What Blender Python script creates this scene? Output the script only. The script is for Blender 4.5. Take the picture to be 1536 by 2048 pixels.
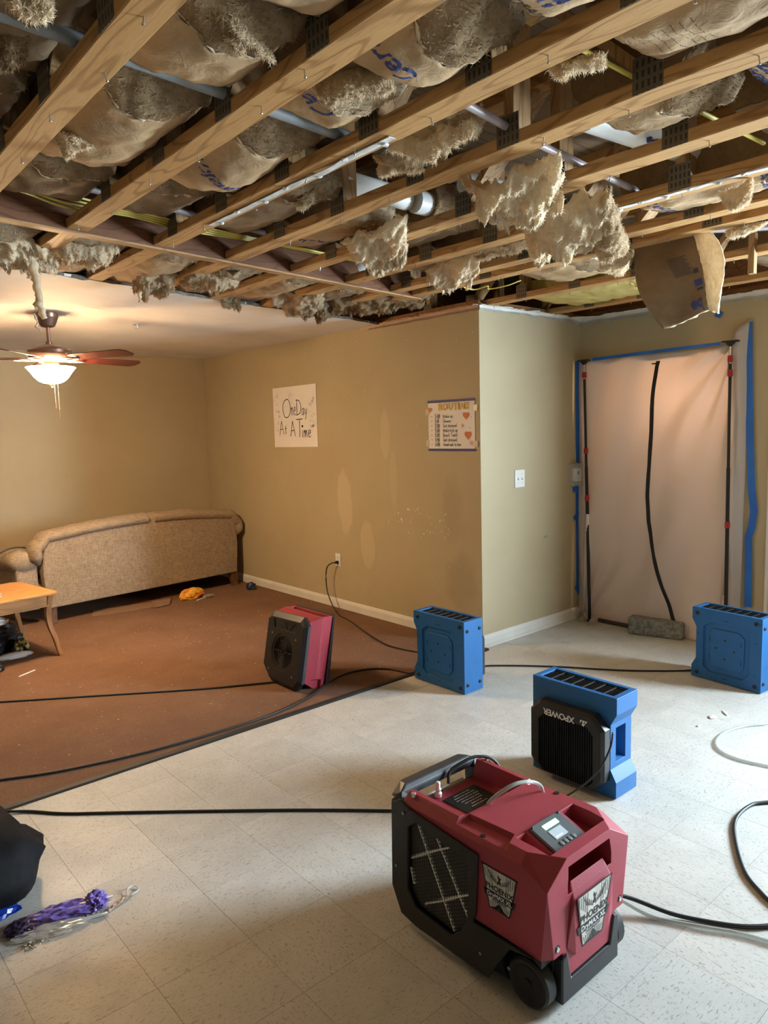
import bpy, bmesh, math, random
from mathutils import Vector, Matrix, noise
from math import sin, cos, pi, radians

for o in list(bpy.data.objects):
    bpy.data.objects.remove(o, do_unlink=True)
SC = bpy.context.scene
COL = SC.collection
random.seed(7)

# ------------------------------------------------------------------ camera
YAW, PITCH, ROLL, FPX, CAMH = 0.8577, -0.1139, 0.0276, 1442.54, 1.6
_f = Vector((cos(PITCH)*cos(YAW), cos(PITCH)*sin(YAW), sin(PITCH)))
_r = Vector((sin(YAW), -cos(YAW), 0))
_d = _f.cross(_r)
_r2 = _r*cos(ROLL) + _d*sin(ROLL)
_d2 = -_r*sin(ROLL) + _d*cos(ROLL)
cam_data = bpy.data.cameras.new('camera')
cam = bpy.data.objects.new('camera', cam_data)
COL.objects.link(cam)
cam.matrix_world = Matrix(((_r2.x, -_d2.x, -_f.x, 0), (_r2.y, -_d2.y, -_f.y, 0), (_r2.z, -_d2.z, -_f.z, CAMH), (0, 0, 0, 1)))
cam_data.sensor_fit = 'HORIZONTAL'
cam_data.sensor_width = 36.0
cam_data.lens = FPX/1536*36
cam_data.clip_start = 0.02
SC.camera = cam

# ------------------------------------------------------------------ room constants (metres, camera stands over the origin)
XP, YO, XR, YB, HC, YC = 3.873, 3.416, 5.097, 7.50, 2.437, 3.358
XL, YN = -4.2, -2.4          # walls behind and beside the photographer
ZT = HC + 0.40               # underside of the floor above

# ------------------------------------------------------------------ world, daylight, exposure
world = bpy.data.worlds.new('world'); SC.world = world; world.use_nodes = True
bg = world.node_tree.nodes['Background']
bg.inputs['Color'].default_value = (0.72, 0.85, 1.0, 1); bg.inputs['Strength'].default_value = 1.2
def area_light(name, loc, rot, sx, sy, power, col):
    l = bpy.data.lights.new(name, 'AREA'); l.shape = 'RECTANGLE'; l.size = sx; l.size_y = sy
    l.energy = power; l.color = col
    o = bpy.data.objects.new(name, l); COL.objects.link(o); o.location = loc; o.rotation_euler = rot
    return o
# daylight falling in through the window of the right-hand wall, just outside the picture
DOOR_Y0, DOOR_Y1, DOOR_Z = 0.95, 1.88, 2.08
WY0, WY1, WZ0, WZ1 = -0.75, 0.65, 0.80, 2.20
area_light('window_daylight', (XR+0.50, (WY0+WY1)/2-0.25, (WZ0+WZ1)/2), (0, radians(90), radians(-32)), WZ1-WZ0, 1.5, 1060, (0.70, 0.87, 1.0))
SC.view_settings.view_transform = 'Standard'
SC.view_settings.look = 'None'
SC.view_settings.gamma = 1.0
SC.view_settings.use_curve_mapping = False
SC.view_settings.exposure = 0.0

# ------------------------------------------------------------------ helpers: scene
def tag(o, label=None, cat=None, group=None, kind=None):
    if label: o['label'] = label
    if cat: o['category'] = cat
    if group: o['group'] = group
    if kind: o['kind'] = kind
    return o
def thing(name, label, cat, loc=(0, 0, 0), rz=0.0, group=None, rot=None):
    o = bpy.data.objects.new(name, None); COL.objects.link(o)
    o.empty_display_size = 0.05
    o.location = loc; o.rotation_euler = rot if rot else (0, 0, rz)
    return tag(o, label, cat, group)
def copy_tree(o, parent=None):
    c = o.copy(); COL.objects.link(c); c.parent = parent
    for ch in o.children: copy_tree(ch, c)
    return c
def nz(x, y=0.0, z=0.0, s=1.0):
    return noise.noise(Vector((x*s, y*s, z*s)))
def fbm(v, oct=4):
    return noise.fractal(v, 1.0, 2.0, oct)
def catmull(pts, n=6):
    P = [Vector(p) for p in pts]
    if len(P) < 3: return P
    Q = [P[0]*2-P[1]] + P + [P[-1]*2-P[-2]]
    out = []
    for i in range(1, len(Q)-2):
        a, b, c, d = Q[i-1], Q[i], Q[i+1], Q[i+2]
        for k in range(n):
            t = k/n
            out.append(0.5*((2*b)+(c-a)*t+(2*a-5*b+4*c-d)*t*t+(3*b-a-3*c+d)*t**3))
    out.append(P[-1])
    return out

class MB:
    """collects shapes into one mesh"""
    def __init__(s): s.bm = bmesh.new(); s.M = None
    def v(s, p):
        p = Vector(p)
        return s.bm.verts.new(s.M @ p if s.M else p)
    def face(s, vs):
        try: return s.bm.faces.new(vs)
        except ValueError: return None
    def box(s, x0, y0, z0, x1, y1, z1):
        c = [s.v((x, y, z)) for z in (z0, z1) for y in (y0, y1) for x in (x0, x1)]
        for f in ((0, 2, 3, 1), (4, 5, 7, 6), (0, 1, 5, 4), (2, 6, 7, 3), (0, 4, 6, 2), (1, 3, 7, 5)):
            s.face([c[i] for i in f])
        return s
    def hull(s, pts):
        vs = [s.v(p) for p in pts]
        r = bmesh.ops.convex_hull(s.bm, input=vs)
        junk = list({e for e in r['geom_interior']+r['geom_unused'] if isinstance(e, bmesh.types.BMVert)})
        if junk: bmesh.ops.delete(s.bm, geom=junk, context='VERTS')
        return s
    def prism(s, poly, a, b, axis='y'):
        def P(u, w, t):
            return {'x': (t, u, w), 'y': (u, t, w), 'z': (u, w, t)}[axis]
        A = [s.v(P(u, w, a)) for u, w in poly]; B = [s.v(P(u, w, b)) for u, w in poly]
        s.face(A[::-1]); s.face(B)
        n = len(poly)
        for i in range(n): s.face([A[i], A[(i+1) % n], B[(i+1) % n], B[i]])
        return s
    def lathe(s, prof, seg=24, c=(0, 0, 0), axis='z', caps=True):
        rings = []
        for r, h in prof:
            ring = []
            for k in range(seg):
                a = 2*pi*k/seg; p = (r*cos(a), r*sin(a), h)
                if axis == 'x': p = (h, r*cos(a), r*sin(a))
                if axis == 'y': p = (r*sin(a), h, r*cos(a))
                ring.append(s.v((c[0]+p[0], c[1]+p[1], c[2]+p[2])))
            rings.append(ring)
        for A, B in zip(rings, rings[1:]):
            for k in range(seg): s.face([A[k], A[(k+1) % seg], B[(k+1) % seg], B[k]])
        if caps: s.face(rings[0][::-1]); s.face(rings[-1])
        return s
    def tube(s, pts, r, seg=8, sm=0, taper=None):
        P = catmull(pts, sm) if sm else [Vector(p) for p in pts]
        rings = []; n = len(P); up = Vector((0, 0, 1))
        for i, p in enumerate(P):
            t = (P[min(i+1, n-1)]-P[max(i-1, 0)])
            if t.length < 1e-9: t = Vector((1, 0, 0))
            t.normalize()
            a = t.cross(up)
            if a.length < 0.05: a = t.cross(Vector((1, 0, 0)))
            a.normalize(); b = a.cross(t)
            rr = r*(taper(i/(n-1)) if taper else 1)
            rings.append([s.v(p+a*(rr*cos(2*pi*k/seg))+b*(rr*sin(2*pi*k/seg))) for k in range(seg)])
        for A, B in zip(rings, rings[1:]):
            for k in range(seg): s.face([A[k], A[(k+1) % seg], B[(k+1) % seg], B[k]])
        s.face(rings[0][::-1]); s.face(rings[-1])
        return s
    def sphere(s, c, r, sub=2, sq=(1, 1, 1)):
        m = Matrix.Translation(Vector(c)) @ Matrix.Diagonal((r*sq[0], r*sq[1], r*sq[2], 1))
        bmesh.ops.create_icosphere(s.bm, subdivisions=sub, radius=1, matrix=(s.M @ m if s.M else m))
        return s
    def poly3(s, pts, th):
        """flat polygon in 3-D given thickness vector th"""
        A = [s.v(p) for p in pts]; B = [s.v(Vector(p)+Vector(th)) for p in pts]
        s.face(A[::-1]); s.face(B); n = len(pts)
        for i in range(n): s.face([A[i], A[(i+1) % n], B[(i+1) % n], B[i]])
        return s
    def gridsheet(s, fn, nu, nv, th=None, thfn=None):
        """closed sheet: fn(u,v)->point; thickness vector th or thfn(u,v)"""
        A = [[s.v(fn(i/nu, j/nv)) for j in range(nv+1)] for i in range(nu+1)]
        for i in range(nu):
            for j in range(nv): s.face([A[i][j], A[i+1][j], A[i+1][j+1], A[i][j+1]])
        if th is None and thfn is None: return s
        B = [[s.v(Vector(fn(i/nu, j/nv))+Vector(thfn(i/nu, j/nv) if thfn else th)) for j in range(nv+1)] for i in range(nu+1)]
        for i in range(nu):
            for j in range(nv): s.face([B[i][j], B[i][j+1], B[i+1][j+1], B[i+1][j]])
        for i in range(nu):
            s.face([A[i][0], B[i][0], B[i+1][0], A[i+1][0]]); s.face([A[i][nv], A[i+1][nv], B[i+1][nv], B[i][nv]])
        for j in range(nv):
            s.face([A[0][j], A[0][j+1], B[0][j+1], B[0][j]]); s.face([A[nu][j], B[nu][j], B[nu][j+1], A[nu][j+1]])
        return s
    def mesh(s, name, recalc=True):
        if recalc: bmesh.ops.recalc_face_normals(s.bm, faces=s.bm.faces[:])
        me = bpy.data.meshes.new(name); s.bm.to_mesh(me); s.bm.free()
        return me
    def build(s, name, mat, parent=None, smooth=False, bevel=0.0, segs=2, ang=40, loc=None, recalc=True):
        return mk(name, s.mesh(name, recalc), mat, parent, smooth, bevel, segs, ang, loc)
def mk(name, me, mat, parent=None, smooth=False, bevel=0.0, segs=2, ang=40, loc=None):
    o = bpy.data.objects.new(name, me); COL.objects.link(o)
    if mat and not me.materials: me.materials.append(mat)
    if parent: o.parent = parent
    if loc: o.location = loc
    if smooth:
        for p in me.polygons: p.use_smooth = True
        if smooth == 'auto':
            me.set_sharp_from_angle(angle=radians(ang))
    if bevel:
        b = o.modifiers.new('bevel', 'BEVEL'); b.width = bevel; b.segments = segs; b.limit_method = 'ANGLE'; b.angle_limit = radians(ang)
    return o
def cut(o, *cutters, op='DIFFERENCE'):
    """boolean each MB out of object o (before it is parented/moved)"""
    tmp = []
    for c in cutters:
        t = bpy.data.objects.new('cutter', c.mesh('cutter')); COL.objects.link(t); tmp.append(t)
        m = o.modifiers.new('b', 'BOOLEAN'); m.operation = op; m.object = t; m.solver = 'EXACT'
    bake(o)
    for t in tmp: bpy.data.objects.remove(t, do_unlink=True)
    return o
def bake(o):
    bpy.context.view_layer.update()
    dg = bpy.context.evaluated_depsgraph_get()
    me = bpy.data.meshes.new_from_object(o.evaluated_get(dg))
    o.modifiers.clear(); o.data = me
    return o
_tc = {}
def text_verts(txt, size, bold=0.0, shear=0.0, spacing=1.0):
    """triangulated flat text in the xy plane, centred"""
    key = (txt, size, bold, shear, spacing)
    if key not in _tc:
        cu = bpy.data.curves.new('t', 'FONT'); cu.body = txt; cu.size = size; cu.align_x = 'CENTER'; cu.align_y = 'CENTER'
        cu.offset = bold; cu.shear = shear; cu.space_character = spacing; cu.resolution_u = 3
        o = bpy.data.objects.new('t', cu); COL.objects.link(o)
        bpy.context.view_layer.update()
        dg = bpy.context.evaluated_depsgraph_get()
        me = bpy.data.meshes.new_from_object(o.evaluated_get(dg))
        _tc[key] = ([v.co.copy() for v in me.vertices], [tuple(p.vertices) for p in me.polygons])
        bpy.data.objects.remove(o, do_unlink=True)
    return _tc[key]
def text_on(txt, size, M, mat, parent, name='lettering', bold=0.0, shear=0.0, th=0.0004, spacing=1.0):
    """raised print: text in the xy plane of matrix M"""
    vs, fs = text_verts(txt, size, bold, shear, spacing)
    me = bpy.data.meshes.new(name)
    me.from_pydata([M @ Vector((v.x, v.y, th)) for v in vs], [], fs)
    return mk(name, me, mat, parent)
def frame(o, xdir, ydir):
    """matrix with origin o, x along xdir, y along ydir"""
    x = Vector(xdir).normalized(); y = Vector(ydir).normalized(); z = x.cross(y).normalized(); y = z.cross(x)
    return Matrix(((x.x, y.x, z.x, o[0]), (x.y, y.y, z.y, o[1]), (x.z, y.z, z.z, o[2]), (0, 0, 0, 1)))

# ------------------------------------------------------------------ helpers: materials
class NT:
    def __init__(s, m): s.t = m.node_tree; s.n = s.t.nodes; s.l = s.t.links
    def add(s, typ, **kw):
        n = s.n.new(typ)
        for k, v in kw.items():
            if k.startswith('_'): setattr(n, k[1:], v)
            else: n.inputs[k.replace('__', ' ')].default_value = v
        return n
    def link(s, a, b): s.l.new(a, b)
    def math(s, op, a, b=None, clamp=False):
        n = s.n.new('ShaderNodeMath'); n.operation = op; n.use_clamp = clamp
        for i, x in enumerate((a, b)):
            if x is None: continue
            if isinstance(x, (int, float)): n.inputs[i].default_value = x
            else: s.link(x, n.inputs[i])
        return n.outputs[0]
    def mix(s, fac, a, b, mode='MIX'):
        n = s.n.new('ShaderNodeMix'); n.data_type = 'RGBA'; n.blend_type = mode
        for sock, x in ((n.inputs[0], fac), (n.inputs[6], a), (n.inputs[7], b)):
            if isinstance(x, (int, float)): sock.default_value = x
            elif isinstance(x, tuple): sock.default_value = (*x, 1) if len(x) == 3 else x
            else: s.link(x, sock)
        return n.outputs[2]
    def ramp(s, fac, stops):
        n = s.n.new('ShaderNodeValToRGB'); e = n.color_ramp.elements
        while len(e) < len(stops): e.new(0.5)
        for k, (p, c) in enumerate(stops):
            e[k].position = p; e[k].color = (c, c, c, 1) if isinstance(c, (int, float)) else (*c, 1)
        s.link(fac, n.inputs[0]); return n.outputs[0]
    def coords(s, kind='Object', scale=(1, 1, 1), rot=(0, 0, 0), loc=(0, 0, 0)):
        tc = s.n.new('ShaderNodeTexCoord'); mp = s.n.new('ShaderNodeMapping')
        mp.inputs['Scale'].default_value = scale; mp.inputs['Rotation'].default_value = rot; mp.inputs['Location'].default_value = loc
        s.link(tc.outputs[kind], mp.inputs[0]); return mp.outputs[0]
    def noise(s, vec, scale, detail=4, rough=0.55, dist=0.0):
        n = s.add('ShaderNodeTexNoise', Scale=scale, Detail=detail, Roughness=rough, Distortion=dist)
        s.link(vec, n.inputs['Vector']); return n.outputs['Fac']
    def bump(s, h, strength=0.3, dist=0.01):
        n = s.add('ShaderNodeBump', Strength=strength, Distance=dist); s.link(h, n.inputs['Height']); return n.outputs[0]
def pm(name, col, rough=0.5, metal=0.0, spec=0.5, emis=None, es=0.0, trans=0.0, alpha=1.0, ior=1.45):
    m = bpy.data.materials.new(name); m.use_nodes = True
    b = m.node_tree.nodes['Principled BSDF']
    b.inputs['Base Color'].default_value = (*col, 1); b.inputs['Roughness'].default_value = rough
    b.inputs['Metallic'].default_value = metal; b.inputs['Specular IOR Level'].default_value = spec; b.inputs['IOR'].default_value = ior
    if emis: b.inputs['Emission Color'].default_value = (*emis, 1); b.inputs['Emission Strength'].default_value = es
    b.inputs['Transmission Weight'].default_value = trans; b.inputs['Alpha'].default_value = alpha
    return m
def vary(m, col, col2, scale=8, detail=4, lo=0.35, hi=0.65, bscale=None, bstr=0.2, bdist=0.003, mscale=(1, 1, 1), rough2=None, kind='Object'):
    """mix two colours by noise, fine bump"""
    t = NT(m); b = t.n['Principled BSDF']; vec = t.coords(kind, mscale)
    f = t.ramp(t.noise(vec, scale, detail), [(lo, 0.0), (hi, 1.0)])
    t.link(t.mix(f, col, col2), b.inputs['Base Color'])
    if bscale: t.link(t.bump(t.noise(vec, bscale, 5), bstr, bdist), b.inputs['Normal'])
    return m
def simple(name, col, rough=0.5, amt=0.15, scale=12, bscale=120, bstr=0.08, **kw):
    m = pm(name, col, rough, **kw)
    c2 = tuple(c*(1-amt) for c in col)
    return vary(m, col, c2, scale, 4, 0.3, 0.7, bscale, bstr)
MAT = {}
# ------------------------------------------------------------------ materials
def wall_mat(name, col, patches=(), chips=None, scuffs=(), axis='y'):
    m = pm(name, col, 0.62, spec=0.35); t = NT(m); b = t.n['Principled BSDF']
    vec = t.coords('Object')
    f = t.ramp(t.noise(vec, 1.3, 5, 0.6), [(0.3, 0.0), (0.75, 1.0)])
    c = t.mix(f, col, tuple(x*y for x, y in zip(col, (0.90, 0.88, 0.84))))
    if patches or chips or scuffs:
        sp = t.add('ShaderNodeSeparateXYZ'); t.link(vec, sp.inputs[0])
        A = sp.outputs['Y' if axis == 'y' else 'X']; Z = sp.outputs['Z']
        wob = t.noise(vec, 7, 3)
        def mask(cy, cz, ry, rz, soft=0.35):
            dy = t.math('DIVIDE', t.math('SUBTRACT', A, cy), ry); dz = t.math('DIVIDE', t.math('SUBTRACT', Z, cz), rz)
            r = t.math('ADD', t.math('MULTIPLY', dy, dy), t.math('MULTIPLY', dz, dz))
            r = t.math('ADD', r, t.math('MULTIPLY', t.math('SUBTRACT', wob, 0.5), 1.2))
            return t.ramp(r, [(1-soft, 1.0), (1.0, 0.0)])
        lighter = tuple(min(1, x*1.28+0.02) for x in col)
        for (cy, cz, ry, rz, amt) in patches:
            c = t.mix(t.math('MULTIPLY', mask(cy, cz, ry, rz), amt), c, lighter)
        for (cy, cz, ry, rz, amt) in scuffs:
            c = t.mix(t.math('MULTIPLY', mask(cy, cz, ry, rz, 0.8), amt), c, tuple(x*0.45 for x in col))
        if chips:
            cy, cz, ry, rz = chips
            n = t.ramp(t.noise(vec, 36, 3, 0.6), [(0.645, 0.0), (0.66, 1.0)])
            c = t.mix(t.math('MULTIPLY', n, mask(cy, cz, ry, rz, 0.5)), c, (0.80, 0.76, 0.68))
            n2 = t.ramp(t.noise(vec, 60, 2, 0.5), [(0.745, 0.0), (0.765, 1.0)])
            c = t.mix(n2, c, (0.78, 0.72, 0.62))
    t.link(c, b.inputs['Base Color'])
    t.link(t.bump(t.noise(vec, 160, 3), 0.12, 0.002), b.inputs['Normal'])
    return m
TAN = (0.47, 0.395, 0.255)
MAT['wall'] = wall_mat('tan_paint', TAN)
MAT['wall_poster'] = wall_mat('tan_paint_worn', TAN,
    patches=[(5.0, 0.98, 0.11, 0.30, 0.5), (4.70, 0.62, 0.10, 0.22, 0.42), (4.44, 1.55, 0.06, 0.22, 0.3), (4.35, 1.2, 0.05, 0.25, 0.2)],
    chips=(4.05, 0.87, 0.42, 0.14), scuffs=[(3.62, 0.45, 0.18, 0.25, 0.25), (3.7, 1.0, 0.12, 0.3, 0.18)])
MAT['trimwhite'] = simple('white_trim_paint', (0.74, 0.72, 0.66), 0.45, 0.12, 6, 60, 0.05)
MAT['ceilpaint'] = vary(pm('ceiling_paint', (0.78, 0.75, 0.71), 0.8), (0.78, 0.75, 0.71), (0.70, 0.67, 0.63), 3, 4, 0.3, 0.7, 90, 0.35, 0.004)
def carpet_mat():
    m = pm('brown_carpet', (0.2, 0.11, 0.06), 0.95, spec=0.1); t = NT(m); b = t.n['Principled BSDF']; vec = t.coords('Object')
    f = t.noise(vec, 2.2, 5, 0.65); g = t.noise(vec, 240, 3, 0.7)
    c = t.mix(t.ramp(f, [(0.3, 0.0), (0.7, 1.0)]), (0.285, 0.168, 0.11), (0.20, 0.115, 0.074))
    c = t.mix(t.ramp(g, [(0.35, 0.0), (0.7, 1.0)]), c, (0.14, 0.072, 0.042)); c = t.mix(t.ramp(g, [(0.6, 0.0), (0.85, 0.5)]), c, (0.42, 0.27, 0.18))
    t.link(c, b.inputs['Base Color']); t.link(t.bump(g, 0.7, 0.006), b.inputs['Normal']); return m
MAT['carpet'] = carpet_mat()
def vinyl_mat():
    m = pm('speckled_vinyl', (0.6, 0.58, 0.53), 0.42, spec=0.4); t = NT(m); b = t.n['Principled BSDF']
    oi = t.n.new('ShaderNodeObjectInfo'); tc = t.n.new('ShaderNodeTexCoord')
    va = t.n.new('ShaderNodeVectorMath'); va.operation = 'ADD'
    cx = t.n.new('ShaderNodeCombineXYZ'); r = t.math('MULTIPLY', oi.outputs['Random'], 37.0)
    for i in range(3): t.link(r, cx.inputs[i])
    t.link(tc.outputs['Object'], va.inputs[0]); t.link(cx.outputs[0], va.inputs[1])
    mp = t.n.new('ShaderNodeMapping'); mp.inputs['Scale'].default_value = (1, 3.2, 1); mp.inputs['Rotation'].default_value = (0, 0, 0.5); t.link(va.outputs[0], mp.inputs[0])
    mp2 = t.n.new('ShaderNodeMapping'); mp2.inputs['Scale'].default_value = (3.0, 1, 1); mp2.inputs['Rotation'].default_value = (0, 0, -0.35); t.link(va.outputs[0], mp2.inputs[0])
    v1 = t.noise(mp.outputs[0], 58, 3, 0.6); v2 = t.noise(mp2.outputs[0], 80, 3, 0.6); cl = t.noise(va.outputs[0], 5, 4, 0.6)
    c = t.mix(t.ramp(cl, [(0.3, 0.0), (0.7, 1.0)]), (0.60, 0.59, 0.55), (0.50, 0.49, 0.455))
    c = t.mix(t.ramp(v1, [(0.575, 0.0), (0.66, 0.8)]), c, (0.30, 0.26, 0.21)); c = t.mix(t.ramp(v2, [(0.60, 0.0), (0.69, 0.7)]), c, (0.40, 0.33, 0.25))
    c = t.mix(t.ramp(v2, [(0.24, 0.7), (0.33, 0.0)]), c, (0.72, 0.70, 0.65))
    br = t.math('ADD', t.math('MULTIPLY', oi.outputs['Random'], 0.03), 0.965)
    c = t.mix(1.0, c, (1, 1, 1), 'MULTIPLY')
    hs = t.add('ShaderNodeHueSaturation'); t.link(c, hs.inputs['Color']); t.link(br, hs.inputs['Value'])
    t.link(hs.outputs[0], b.inputs['Base Color'])
    t.link(t.math('ADD', t.math('MULTIPLY', cl, 0.3), 0.30), b.inputs['Roughness']); return m
MAT['vinyl'] = vinyl_mat()
def wood_mat(name, c1, c2, dark, axis='y', scale=1.0, rough=0.6):
    m = pm(name, c1, rough, spec=0.3); t = NT(m); b = t.n['Principled BSDF']
    oi = t.n.new('ShaderNodeObjectInfo'); tc = t.n.new('ShaderNodeTexCoord'); va = t.n.new('ShaderNodeVectorMath'); va.operation = 'ADD'
    cx = t.n.new('ShaderNodeCombineXYZ'); r = t.math('MULTIPLY', oi.outputs['Random'], 23.0)
    for i in range(3): t.link(r, cx.inputs[i])
    t.link(tc.outputs['Object'], va.inputs[0]); t.link(cx.outputs[0], va.inputs[1])
    s = {'y': (1, 0.12, 1), 'x': (0.12, 1, 1), 'z': (1, 1, 0.12)}[axis]
    mp = t.n.new('ShaderNodeMapping'); mp.inputs['Scale'].default_value = s; t.link(va.outputs[0], mp.inputs[0])
    warp = t.noise(mp.outputs[0], 7*scale, 2, 0.5)
    rings = t.math('SINE', t.math('MULTIPLY', warp, 75.0)); fine = t.noise(mp.outputs[0], 110*scale, 4, 0.6); bl = t.noise(mp.outputs[0], 5*scale, 4)
    c = t.mix(t.ramp(bl, [(0.3, 0.0), (0.7, 1.0)]), c1, c2)
    c = t.mix(t.ramp(rings, [(0.55, 0.0), (1.0, 0.65)]), c, dark)
    c = t.mix(t.ramp(fine, [(0.5, 0.0), (0.8, 0.55)]), c, dark)
    t.link(c, b.inputs['Base Color']); t.link(t.bump(fine, 0.25, 0.002), b.inputs['Normal']); return m
MAT['lumber'] = wood_mat('pine_lumber', (0.56, 0.325, 0.135), (0.45, 0.245, 0.09), (0.24, 0.112, 0.038))
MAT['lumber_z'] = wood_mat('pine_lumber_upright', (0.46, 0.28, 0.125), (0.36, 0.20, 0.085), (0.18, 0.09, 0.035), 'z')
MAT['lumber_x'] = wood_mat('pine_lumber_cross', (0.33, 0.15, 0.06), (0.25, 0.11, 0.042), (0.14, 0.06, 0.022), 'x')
MAT['ply'] = wood_mat('subfloor_board', (0.20, 0.13, 0.07), (0.14, 0.09, 0.05), (0.08, 0.05, 0.03), 'x', 0.5, 0.8)
MAT['rubber'] = simple('black_rubber', (0.022, 0.021, 0.02), 0.55, 0.3)
MAT['glass'] = None
def thin_glass():
    m = bpy.data.materials.new('window_glass'); m.use_nodes = True; t = NT(m)
    out = t.n['Material Output']; t.n.remove(t.n['Principled BSDF'])
    tr = t.add('ShaderNodeBsdfTransparent'); gl = t.add('ShaderNodeBsdfGlossy', Roughness=0.02); mx = t.add('ShaderNodeMixShader', Fac=0.06)
    t.link(tr.outputs[0], mx.inputs[1]); t.link(gl.outputs[0], mx.inputs[2]); t.link(mx.outputs[0], out.inputs[0]); return m
MAT['glass'] = thin_glass()

# ------------------------------------------------------------------ structure: floor
TS = 0.3048; TX, TY = 1.0215+0.02, 1.005
floor = MB().box(XL, YN, -0.06, XR+1.6, YC, -0.003).box(XP-0.05, YC, -0.06, XR+1.6, YO+0.1, -0.003).build('floor', MAT['vinyl'])
tag(floor, kind='structure')
def proj(p):
    v = Vector(p)-Vector((0, 0, CAMH)); z = v.dot(_f)
    return None if z < 0.05 else (768+FPX*v.dot(_r2)/z, 1024+FPX*v.dot(_d2)/z)
tile_me = MB().box(-TS/2+0.0006, -TS/2+0.0006, -0.003, TS/2-0.0006, TS/2-0.0006, 0.0).mesh('tile'); tile_me.materials.append(MAT['vinyl'])
_part = {}
def tile_mesh(w, h, ox, oy):
    k = (round(w, 4), round(h, 4))
    if k not in _part:
        me = MB().box(-w/2+0.0006, -h/2+0.0006, -0.003, w/2-0.0006, h/2-0.0006, 0.0).mesh('tile'); me.materials.append(MAT['vinyl']); _part[k] = me
    return _part[k]
ntile = 0
for i in range(-12, 16):
    for j in range(-10, 10):
        x0, x1, y0, y1 = TX+i*TS, TX+(i+1)*TS, TY+j*TS, TY+(j+1)*TS
        lim = YO if (x0+x1)/2 > XP else YC
        x1 = min(x1, XR); y1 = min(y1, lim)
        if x1-x0 < 0.01 or y1-y0 < 0.01: continue
        q = proj(((x0+x1)/2, (y0+y1)/2, 0))
        if not q or not (-150 < q[0] < 1690 and q[1] < 2230): continue
        t = bpy.data.objects.new('tile', tile_mesh(x1-x0, y1-y0, 0, 0) if (x1-x0 < TS-0.001 or y1-y0 < TS-0.001) else tile_me)
        COL.objects.link(t); t.parent = floor; t.location = ((x0+x1)/2, (y0+y1)/2, 0)
        if t.data is tile_me: t.rotation_euler.z = random.choice((0, pi/2, pi, -pi/2))
        ntile += 1
print('tiles', ntile)
carpet = MB().box(XL, YC, -0.06, XP, YB, 0.006).build('floor_carpet', MAT['carpet']); tag(carpet, kind='structure')
tag(MB().hull([(XL, YC-0.022, 0.0005), (XP-0.02, YC-0.022, 0.0005), (XL, YC-0.012, 0.008), (XP-0.02, YC-0.012, 0.008), (XL, YC+0.02, 0.0085), (XP-0.02, YC+0.02, 0.0085), (XL, YC+0.02, 0.0), (XP-0.02, YC+0.02, 0.0)]).build('trim_1', MAT['rubber']), kind='structure')

# ------------------------------------------------------------------ structure: walls
def struct(name, mb, mat, **k): return tag(mb.build(name, mat, **k), kind='structure')
struct('wall_back', MB().box(XL-0.12, YB, 0, XP+0.12, YB+0.12, ZT), MAT['wall'])
struct('wall_left', MB().box(XL-0.12, YN-0.12, 0, XL, YB+0.12, ZT), MAT['wall'])
struct('wall_center', MB().box(XP, YO, 0, XP+0.115, YB, HC+0.002), MAT['wall_poster'])
struct('wall_jog', MB().box(XP+0.001, YO-0.0005, 0, XR+0.12, YO+0.115, HC), MAT['wall'])
struct('wall_near', MB().box(XL, YN-0.12, 0, XR+0.12, YN, ZT), MAT['wall'])
HY0, HY1, HZ = 2.22, 3.30, 2.04      # doorway behind the plastic sheet
w = MB()
w.box(XR, YN, 0, XR+0.12, WY0, HC).box(XR, WY0, 0, XR+0.12, WY1, WZ0).box(XR, WY0, WZ1, XR+0.12, WY1, HC).box(XR, WY1, 0, XR+0.12, DOOR_Y0, HC).box(XR, DOOR_Y0, DOOR_Z, XR+0.12, DOOR_Y1, HC).box(XR, DOOR_Y1, 0, XR+0.12, HY0, HC)
w.box(XR, HY0, HZ, XR+0.12, HY1, HC).box(XR, HY1, 0, XR+0.12, YO-0.0005, HC)
struct('wall_right', w, MAT['wall'])
# hall beyond the doorway, lit by its own lamp
hall = MB().box(XR+0.12, 2.0, 0, XR+1.5, 2.06, 2.3).box(XR+0.12, 3.5, 0, XR+1.5, 3.56, 2.3).box(XR+1.5, 2.0, 0, XR+1.56, 3.56, 2.3).box(XR+0.12, 2.0, 2.3, XR+1.56, 3.56, 2.36)
struct('ground', MB().box(XR+1.6, YN-4, -0.30, XR+9, YB, -0.20), vary(pm('lawn', (0.1, 0.16, 0.05), 0.95), (0.10, 0.16, 0.05), (0.16, 0.17, 0.08), 3))
struct('wall_hall', hall, MAT['wall'])
# top plates, unseen boards added to stop light leaks, floor above
struct('ceiling_subfloor', MB().box(XL-0.12, YN-0.12, ZT, XR+0.2, YB+0.12, ZT+0.03), MAT['ply'])
struct('wall_top_plate_and_leak_boards', MB().box(XP+0.005, YO+0.01, HC+0.002, XP+0.09, YB, HC+0.04).box(XP+0.09, YO+0.01, HC, XR, YO+0.1, HC+0.038)
    .box(XR+0.012, YN, HC, XR+0.1, YO, HC+0.038).box(XR+0.06, YN, HC+0.038, XR+0.1, YO+1.34, ZT).box(XP-0.2, YO+1.3, HC+0.04, XR+0.1, YO+1.34, ZT).box(XR+0.06, YO, HC, XR+0.1, YO+1.34, HC+0.04).box(XP+0.1, YO+0.1, HC-0.1, XR+0.1, YO+1.34, HC-0.06), MAT['lumber_x'])

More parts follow.
